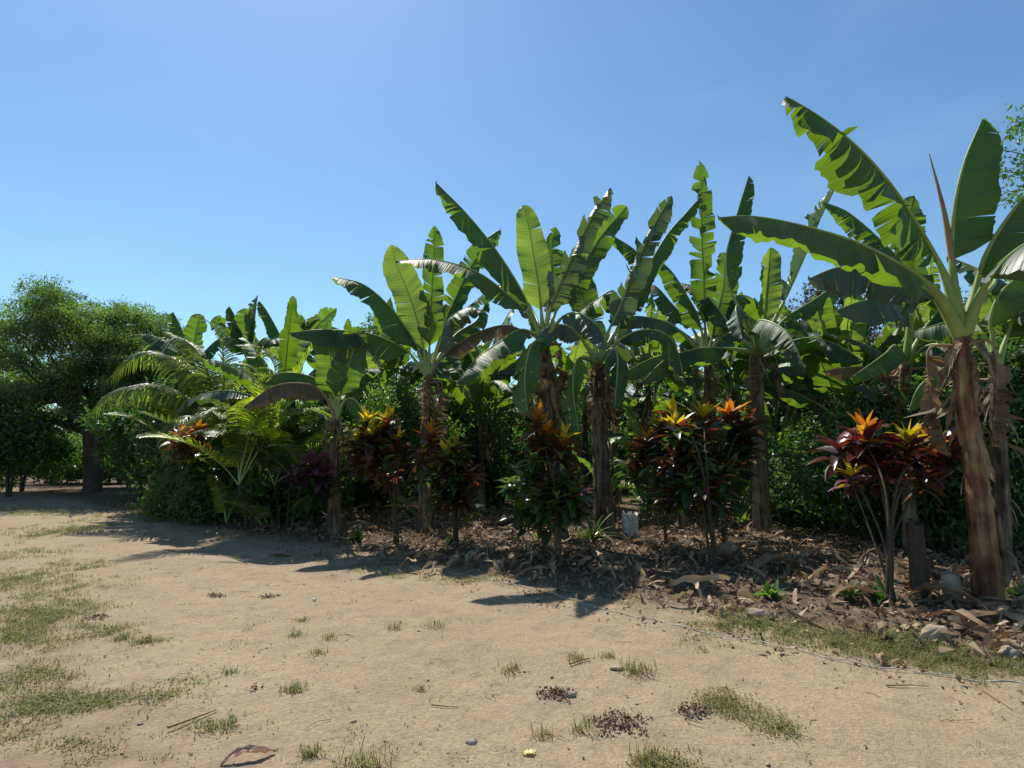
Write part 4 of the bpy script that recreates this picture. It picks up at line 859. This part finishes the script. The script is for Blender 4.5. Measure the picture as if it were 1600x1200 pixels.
# sparse dry stubble across open soil
sm = MB(); k = 900
cc = np.stack([rng.uniform(-9, 5, k), rng.uniform(2.2, 9, k), np.zeros(k)], 1); ww = wdist(cc[:, 0], cc[:, 1]); keep = (ww > .2) & ((ww > 1.9) | (rng.random(k) < .25)); cc = cc[keep]
p_ = np.repeat(cc, 9, 0)+rng.normal(size=(len(cc)*9, 3))*[.035, .035, 0]; grass_blades(sm, zat(p_), .022, .003, 1.6, 0, .45)
tag(sm.build('dry_stubble', M['grass'], None, False), 'tiny dry sprigs scattered over the bare dirt', 'weeds', kind='stuff')
tufts = [(568, 1196, .11, 110, .6, 'spiky green grass tuft at the bottom edge, left of centre'), (460, 1080, .07, 110, .5, 'dry olive grass tuft standing alone on the sand at left'),
    (993, 1050, .10, 120, .6, 'vivid green grass tuft beside the flat grey stone'), (498, 1022, .06, 60, .5, 'small grass tuft below the pair of tufts on the sand'), (516, 998, .06, 45, .5, 'thin grass tuft right of the olive pair'),
    (463, 994, .06, 70, .4, 'wide dry grass tuft in the olive pair'), (680, 977, .07, 60, .7, 'green tuft nearest below the long leaf shadow'), (616, 982, .055, 60, .7, 'small round green tuft left of the tuft under the leaf shadow'),
    (473, 970, .05, 45, .6, 'smallest green tuft farthest from the camera on the sand'), (797, 1048, .07, 60, .35, 'pale dry tuft near the middle of the road'), (850, 1150, .07, 60, .1, 'straw-coloured tuft close above the fallen yellow leaf'),
    (912, 1140, .07, 60, .5, 'light green tuft left of the larger reddish mat weed'), (360, 1052, .05, 50, .5, 'flat dark tuft left of the dry olive tuft'), (485, 1178, .06, 90, .35, 'olive grass tuft near the bottom edge beside the curled leaf'),
    (1010, 1190, .09, 110, .5, 'dense tuft at the bottom edge right of centre'), (655, 1077, .05, 40, .2, 'sparse brownish tuft in the middle of the sand'), (780, 955, .03, 25, .1, 'tiny brown sprig near the rope end'), (350, 1135, .07, 60, .5, 'upright tuft above the broken dry stalk'),
    (190, 998, .06, 90, .7, 'rounded green tuft left of its twin by the weedy patch'), (230, 1002, .06, 90, .75, 'rounded green tuft on the sand edge of the weedy patch'), (900, 1030, .07, 60, .3, 'yellowish tuft left of the flat grey stone'), (950, 1027, .06, 60, .2, 'straw tuft behind the flat grey stone')]
for px, py, h, n, gr, lb in tufts:
    b = onground(px, py); mb = MB(); p_ = b+rng.normal(size=(n, 3))*[.035*h/.06, .03*h/.06, 0]; grass_blades(mb, zat(p_), h*.95, .003, 1.3, max(0, gr-.3), min(1, gr+.25))
    tag(mb.build('grass_tuft', M['grass'], None, False), lb, 'grass tuft', 'grass tufts scattered on the sandy road')
# flat mat weeds
for px, py, rx, n, lb in [(868, 1086, .12, 260, 'small reddish mat weed lying flat on the road'), (968, 1130, .17, 420, 'larger reddish mat weed with grey grit around it'), (336, 931, .10, 120, 'faint reddish weed mat far out on the sand at left'),
                      (420, 933, .10, 110, 'second faint reddish weed mat right of its neighbour'), (150, 966, .12, 160, 'reddish weed mat in the weedy left margin'), (1080, 1112, .10, 150, 'rusty brown weed mat right of the two reddish ones'), (395, 1078, .05, 40, 'tiny brown mat weed left of the dry olive tuft')]:
    b = onground(px, py); mb = MB(); r_ = rx*np.sqrt(rng.random(n)); a_ = rng.uniform(0, 6.28, n); lob = 1+.35*np.sin(a_*5+px)
    pos = b+np.stack([r_*lob*np.cos(a_), r_*lob*np.sin(a_)*.8, rng.uniform(.004, .02, n)], 1); leafcloud(mb, pos, .02, up=1.5, asp=.6)
    tag(mb.build('mat_weed', M['redweed'], None, False), lb, 'weed', 'flat reddish weeds on the road')
# ------------------------------------------------------------------ leaf litter
def scatter_plant(n, dmax=17, lo=-6, hi=-.1, ylo=3):
    out = np.zeros((0, 3))
    while len(out) < n:
        u_ = rng.uniform(-16, 12, n*2); v_ = rng.uniform(lo, hi, n*2)
        # position along the rope line and away from it
        x = u_*.78-v_*-.6247*-1; y = 6.65-.8*x-v_*1.2806
        p = np.stack([x, y, np.zeros_like(x)], 1); p = p[(y > ylo) & (y < dmax) & (np.abs(x) < y*1.0+.5)]
        out = np.vstack([out, p])
    return zat(out[:n])
lm = MB(); pos = np.vstack([scatter_plant(22000, lo=-7, hi=-.45), scatter_plant(6000, dmax=24, lo=-15, hi=-4)]); pos[:, 2] += rng.uniform(.004, .05, len(pos)); leafcloud(lm, pos, .062, up=1.0, asp=.42, bend=.6, sizevar=.6)
pos = scatter_plant(1500, lo=-.8, hi=.3); pos[:, 2] += rng.uniform(.002, .02, len(pos)); leafcloud(lm, pos, .05, up=1.4, asp=.5, bend=.4)
for p in scatter_plant(1500, lo=-6.5, hi=-.5, dmax=15):
    az = U(0, 6.28); strip(lm, p+[0, 0, U(.01, .12)], np.array([math.cos(az), math.sin(az), U(-.02, .25)])*U(.15, .7), U(.012, .07), 6, .55, U(.2, 1))
for p in scatter_plant(160, lo=-5, hi=-.6, dmax=13):
    az = U(0, 6.28); strip(lm, p+[0, 0, U(.04, .16)], np.array([math.cos(az), math.sin(az), U(-.05, .12)])*U(.5, 1.2), U(.03, .10), 11, .5, U(.65, 1))
# clumped heaps of peeled sheaths
for (px, py, k, s) in [(830, 868, 30, .5), (1250, 880, 60, .8), (1170, 860, 40, .7), (900, 870, 40, .6), (1050, 868, 40, .7), (1500, 950, 50, .7), (1560, 1010, 30, .5), (740, 880, 30, .6), (640, 860, 30, .6), (1330, 915, 30, .6), (780, 850, 25, .5)]:
    c = onground(px, py)
    for _ in range(k):
        p = c+rng.normal(size=3)*[s*.6, s*.5, 0]; p[2] = hz(p[0], p[1])+U(.01, .16); az = U(0, 6.28)
        strip(lm, p, np.array([math.cos(az), math.sin(az), U(-.1, .3)])*U(.15, .65), U(.02, .09), 7, .6, U(.3, 1))
tag(lm.build('leaf_litter', M['litter'], None, False), 'dry brown leaf litter and peeled sheaths covering the soil under the banana plants', 'leaf litter', kind='stuff')
# pebbles and twigs
pm = MB()
octa = np.array([[1, 0, 0], [0, 1, 0], [-1, 0, 0], [0, -1, 0]], float)
def pebble(mb, p, s, r=.5):
    th = np.linspace(0, 6.283, 6, endpoint=False); rings = []
    for zz, rr in ((-.5, .6), (0, 1), (.45, .75), (.62, .05)):
        rings.append(np.stack([np.cos(th)*rr, np.sin(th)*rr*.8, np.full(6, zz*.7)], 1)*s*(1+.15*rng.normal(size=(6, 1))))
    a = U(0, 6.28); v = np.concatenate(rings); v = v@np.array([[math.cos(a), math.sin(a), 0], [-math.sin(a), math.cos(a), 0], [0, 0, 1]])
    mb.add(v+p, grid_faces(4, 6, True), None, r)
n = 1500; P_ = np.stack([rng.uniform(-7, 5, n), rng.uniform(2.2, 10, n)**1, np.zeros(n)], 1); P_ = zat(P_[np.abs(P_[:, 0]) < P_[:, 1]+.3])
for p in P_: pebble(pm, p, abs(rng.normal())*.006+.0025)
tag(pm.build('pebbles', M['stone'], None, True), 'small pebbles and grit strewn over the dirt road', 'pebbles', kind='stuff')
dm = MB(); k = 5200
cc = np.stack([rng.uniform(-10, 6, k), rng.uniform(2., 9.5, k)**1, np.zeros(k)], 1); ww = wdist(cc[:, 0], cc[:, 1])
pr = np.where(ww > 2.6, .9, np.where(ww > 1.8, .22, np.where(ww > .5, .10, .8))); cl = np.sin(cc[:, 0]*2.1+1.3*np.sin(cc[:, 1]*1.7))*np.sin(cc[:, 1]*2.6+cc[:, 0]); pr = pr*(.35+.65*(cl > .0))
cc = zat(cc[(ww > -.4) & (rng.random(k) < pr)]); cc[:, 2] += .006; leafcloud(dm, cc, .016, up=1.8, asp=.45, bend=.4, sizevar=.8)
tag(dm.build('leaf_debris', M['litter'], None, False), 'tiny crumbs of dry leaf strewn over the dirt', 'debris', kind='stuff')
tm = MB()
for _ in range(170):
    x, y = U(-6, 5), U(2.3, 9); 
    if abs(x) > y: continue
    az = U(0, 6.28); L = U(.03, .16); z = float(hz(x, y))+.006; a = np.array([x, y, z]); b = a+np.array([math.cos(az), math.sin(az), 0])*L; m_ = (a+b)/2+[U(-.02, .02), U(-.02, .02), .004]
    tube(tm, spline([a, m_, b], 5), .0022, 4)
tag(tm.build('twig_debris', M['midrib_dry'], None, True), 'thin broken twigs scattered over the dirt', 'debris', kind='stuff')
# ------------------------------------------------------------------ single things
def rock(label, px, py, s, flat=.55, mat='stone', name='stone', emb=.25):
    b = onground(px, py); me = bpy.data.meshes.new(name); import bmesh
    bm = bmesh.new(); bmesh.ops.create_icosphere(bm, subdivisions=3, radius=1); sd = U(0, 50)
    for v in bm.verts:
        k = 1+.35*mn.noise(v.co*1.3+Vector((sd, 0, 0)))+.12*mn.noise(v.co*4+Vector((0, sd, 0))); v.co = Vector((v.co.x*k*s, v.co.y*k*s*.75, v.co.z*k*s*flat))
    bm.to_mesh(me); bm.free()
    for p in me.polygons: p.use_smooth = True
    me.materials.append(M[mat]); o = bpy.data.objects.new(name, me); col.objects.link(o); o.location = (b[0], b[1], b[2]+s*flat*(1-emb*2)); return tag(o, label, 'stone')
rock('tan stone lying alone on the sand near the bottom centre', 737, 1162, .032)
rock('flat grey stone beside the vivid green grass tuft', 964, 1044, .055, .3, 'stone')
rock('small white stone far out on the sand left of centre', 491, 938, .022, .7, 'plastic')
rock('grey pebble right of the small reddish mat weed', 892, 1087, .03, .6)
rock('pale stone in the shade below the straight brown trunk', 1183, 962, .09, .5)
rock('black rounded stone in the litter left of the centre croton', 795, 822, .2, .7, 'darkstone')
rock('round pale stone beside the centre croton stem', 850, 862, .08, .8)
rock('tan stone at the edge of the grass near the right edge', 1463, 1000, .11, .7)
rock('pale stone in the litter heap at the right edge', 1580, 1025, .08, .6)
rock('round tan stone left of the crimson croton stem', 1350, 925, .10, .6)
rock('large pale rock beside the dark croton stem right of centre', 1138, 868, .16, .8)
def curl_leaf(label, px, py, L, W, mat, az, name='fallen_leaf', lift=.03, n=10, curl=1.4):
    b = onground(px, py); mb = MB(); d = np.array([math.cos(az), math.sin(az), 0]); s = np.array([-math.sin(az), math.cos(az), 0]); v = []
    for i in range(n+1):
        f = i/n; wv = W*.5*math.sin(math.pi*(.05+.9*f))**.7*U(.75, 1.15)
        for j in range(7):
            q = j/6*2-1; th = q*curl*.9; rad = wv/max(.3, curl*.9)
            v.append(b+d*(f-.5)*L+s*(rad*math.sin(th)+.03*L*math.sin(f*7))+np.array([0, 0, .008+rad*(1-math.cos(th))+lift*f*(1-f)*4+.006*rng.normal()]))
    mb.add(np.array(v), grid_faces(n+1, 7), None, .3+.4*rng.random(len(v))); o = mb.build(name, M[mat]); return tag(o, label, 'leaf')
curl_leaf('pale yellow leaf lying flat on the sand at bottom centre', 827, 1179, .07, .05, 'yellowleaf', .2, lift=.004, curl=.3)
curl_leaf('curled pinkish dry leaf on the dirt at the bottom edge', 388, 1187, .26, .07, 'pinkleaf', .5, curl=1.6)
curl_leaf('orange-brown scrap of dry leaf at the edge of the shade', 437, 869, .38, .16, 'pinkleaf', -.2, curl=.6)
curl_leaf('broad pale dry leaf beside the left of the centre croton', 808, 872, .42, .20, 'litter', .9, curl=1.0)
curl_leaf('bleached curled leaf at the foot of the crimson croton', 1335, 938, .55, .2, 'litter', .1, curl=1.1, lift=.1)
curl_leaf('long pale leaf sheath draped by the reddish banana trunk', 1475, 950, .7, .2, 'litter', -.7, curl=1.3, lift=.16)
curl_leaf('bent dry sheath on the right edge of the litter', 1500, 985, .6, .14, 'litter', -1.2, curl=1.2, lift=.12)
curl_leaf('large folded dry leaf under the straight brown trunk', 1215, 895, .7, .28, 'litter', .3, curl=1.2, lift=.14)
curl_leaf('brown bracket of dry leaf on the verge right of the rope', 1372, 1035, .16, .08, 'pinkleaf', 1.2, curl=1.2, lift=.05)
def stick(label, pxs, r, name='dry_stalk', mat='midrib_dry', h=.012, cat='stick'):
    pts = [onground(a, b, h) for a, b in pxs]; mb = MB(); tube(mb, spline(pts, 20), np.linspace(r, r*.5, 20), 7, jit=.08); return tag(mb.build(name, M[mat]), label, cat)
stick('broken dry stalk lying on the dirt at lower left', [(262, 1140), (295, 1128), (338, 1112)], .008)
stick('thin straight stick on the sand near the right edge', [(1531, 1078), (1556, 1094), (1582, 1112)], .004)
stick('short dark stick left of the flat grey stone', [(890, 1040), (908, 1034), (922, 1031)], .008)
stick('thin dark twig near the middle of the sand', [(674, 1104), (690, 1106), (716, 1108)], .005)
stick('dry crooked twig on the verge near the right', [(1385, 1074), (1420, 1073), (1452, 1075)], .006)
stick('small twig right of the rusty weed mat', [(1072, 1125), (1085, 1130), (1098, 1134)], .005)
stick('long dry stalk lying across the leaf litter at centre', [(790, 890), (825, 872), (862, 858)], .014, h=.08)
# rope
ropepts = [(640, 885), (690, 895), (745, 905), (800, 915), (850, 926), (890, 938), (935, 950), (985, 962), (1040, 975), (1085, 985), (1140, 996), (1190, 1006), (1240, 1017), (1300, 1030), (1360, 1042), (1420, 1050), (1480, 1058), (1540, 1065), (1610, 1070), (1700, 1080)]
pts = [onground(a, b+U(-1.5, 1.5), .012) for a, b in ropepts]; mb = MB(); c = spline(pts, 260); c[:, 2] = hz(c[:, 0], c[:, 1])+.011+.006*np.sin(np.arange(260)*.5); c[:, 1] += .012*np.sin(np.arange(260)*.37)
tube(mb, c, .0042, 6, jit=.15); tag(mb.build('rope', M['rope']), 'thin white rope lying along the edge of the road', 'rope')
# posts
def post(label, px, py, h, r, name='wooden_post', lean=0):
    b = onground(px, py); mb = MB(); c = spline([b-[0, 0, .05], b+[lean*.5, 0, h*.5], b+[lean, 0, h]], 12); tube(mb, c, np.linspace(r*1.05, r*.9, 12), 14, jit=.03)
    v = mb.v[0]; v[-14:, 2] += .02*rng.normal(size=14)
    return tag(mb.build(name, M['bark' if name == 'wooden_post' else 'stone']), label, 'post' if name == 'wooden_post' else 'stump')
post('dark cut post standing in the shade behind the crimson croton', 1440, 932, .72, .085, lean=-.02)
post('short grey stump left of the reddish banana trunk', 1488, 938, .26, .09, 'tree_stump')
# dark trunk by the left shrubs
b = onground(262, 792); e = empty('bare_trunk', b, 'slim dark trunk standing in shade left of the coconut palm', 'tree')
mb = MB(); tube(mb, spline([b-[0, 0, .05], b+[.05, 0, 1.], b+[.15, .1, 2.2]], 16), np.linspace(.11, .08, 16), 10, jit=.05); mb.build('trunk', M['bark'], e)
cb = MB(); _, pos, rn = clumps(b+[.2, .3, 2.6], (1., .8, .7), 30, 90, .35); leafcloud(cb, pos, .13, rnd=rn); cb.build('crown', M['dark_leaf'], e, smooth=False)
# white plastic container, cut open
def container():
    b = onground(985, 838); D = b[1]; W2, D2, H, t = .13, .10, .40, .008
    e = empty('plastic_container', b, 'white plastic jug cut open with a jagged rim beside the fibrous trunk', 'container')
    k = 40; mb = MB(); rings = []; th = np.linspace(0, 2*math.pi, k, endpoint=False)
    def rr(sx, sy): 
        c_, s_ = np.cos(th), np.sin(th); p = 5.
        q = (np.abs(c_)**p+np.abs(s_)**p)**(-1/p); return np.stack([c_*q*sx, s_*q*sy], 1)
    jag = H*(.90+.10*np.abs(np.sin(th*3.5))+.03*rng.normal(size=k))
    lv = [(0, .92), (.02, 1), (.12, 1.0), (.24, .985), (.33, 1.), (None, 1.)]
    for z, s in lv:
        xy = rr(W2*s, D2*s); zz = jag if z is None else np.full(k, z); rings.append(np.column_stack([xy, zz]))
    for z, s in [(None, 1), (.24, 1), (.02, .98)]:
        xy = rr((W2-t)*s, (D2-t)*s); zz = jag-.001 if z is None else np.full(k, z); rings.append(np.column_stack([xy, zz]))
    rings.append(np.column_stack([rr(.001, .001), np.full(k, .02)]))
    mb.add(np.concatenate(rings)+b, grid_faces(len(rings), k, True)); mb.build('body', M['plastic'], e)
    hb = MB(); tube(hb, spline([b+[.06, -.10, .30], b+[.06, -.15, .28], b+[.06, -.15, .18], b+[.06, -.10, .15]], 14), .012, 8); hb.build('handle', M['plastic'], e)
container()
# tin shed far back
def shed():
    c = at(1045, 615, 19.5); x0 = c[0]; g = 0.0; D = 19.5; e = empty('shed', (x0, D, g), 'small grey tin-roofed shed glimpsed behind the yellow crotons', 'shed')
    W2, d2, H = 1.1, 1.2, 3.35; mb = MB()
    def box(mb, a, b):
        v = np.array([[x, y, z] for x in (a[0], b[0]) for y in (a[1], b[1]) for z in (a[2], b[2])]); mb.add(v, [[0, 1, 3, 2], [4, 6, 7, 5], [0, 4, 5, 1], [2, 3, 7, 6], [0, 2, 6, 4], [1, 5, 7, 3]])
    box(mb, (x0-W2, D, g), (x0+W2, D+2*d2, H)); mb.build('wall', M['shedwall'], e, smooth=False)
    rb = MB(); nx = 60; xs_ = np.linspace(x0-W2-.2, x0+W2+.2, nx); zc = .03*np.sin(np.arange(nx)*1.6)
    top = []; 
    for yy, zz in ((D-.3, H+.02), (D+2*d2+.3, H+.75)):
        top.append(np.stack([xs_, np.full(nx, yy), zz+zc+.0*xs_], 1))
    v = np.concatenate(top+[t-[0, 0, .035] for t in top]); rb.add(v[:2*nx], grid_faces(2, nx)); rb.add(v[2*nx:], grid_faces(2, nx)); rb.add(np.concatenate([top[0], top[0]-[0, 0, .035]]), grid_faces(2, nx)); rb.build('roof', M['tin'], e)
    db = MB(); box(db, (x0-.4, D-.03, g), (x0+.4, D-.002, 2.0)); db.build('door', M['tin'], e, smooth=False)
shed()
# drop the helper property
for o in bpy.data.objects:
    if 'org' in o: del o['org']
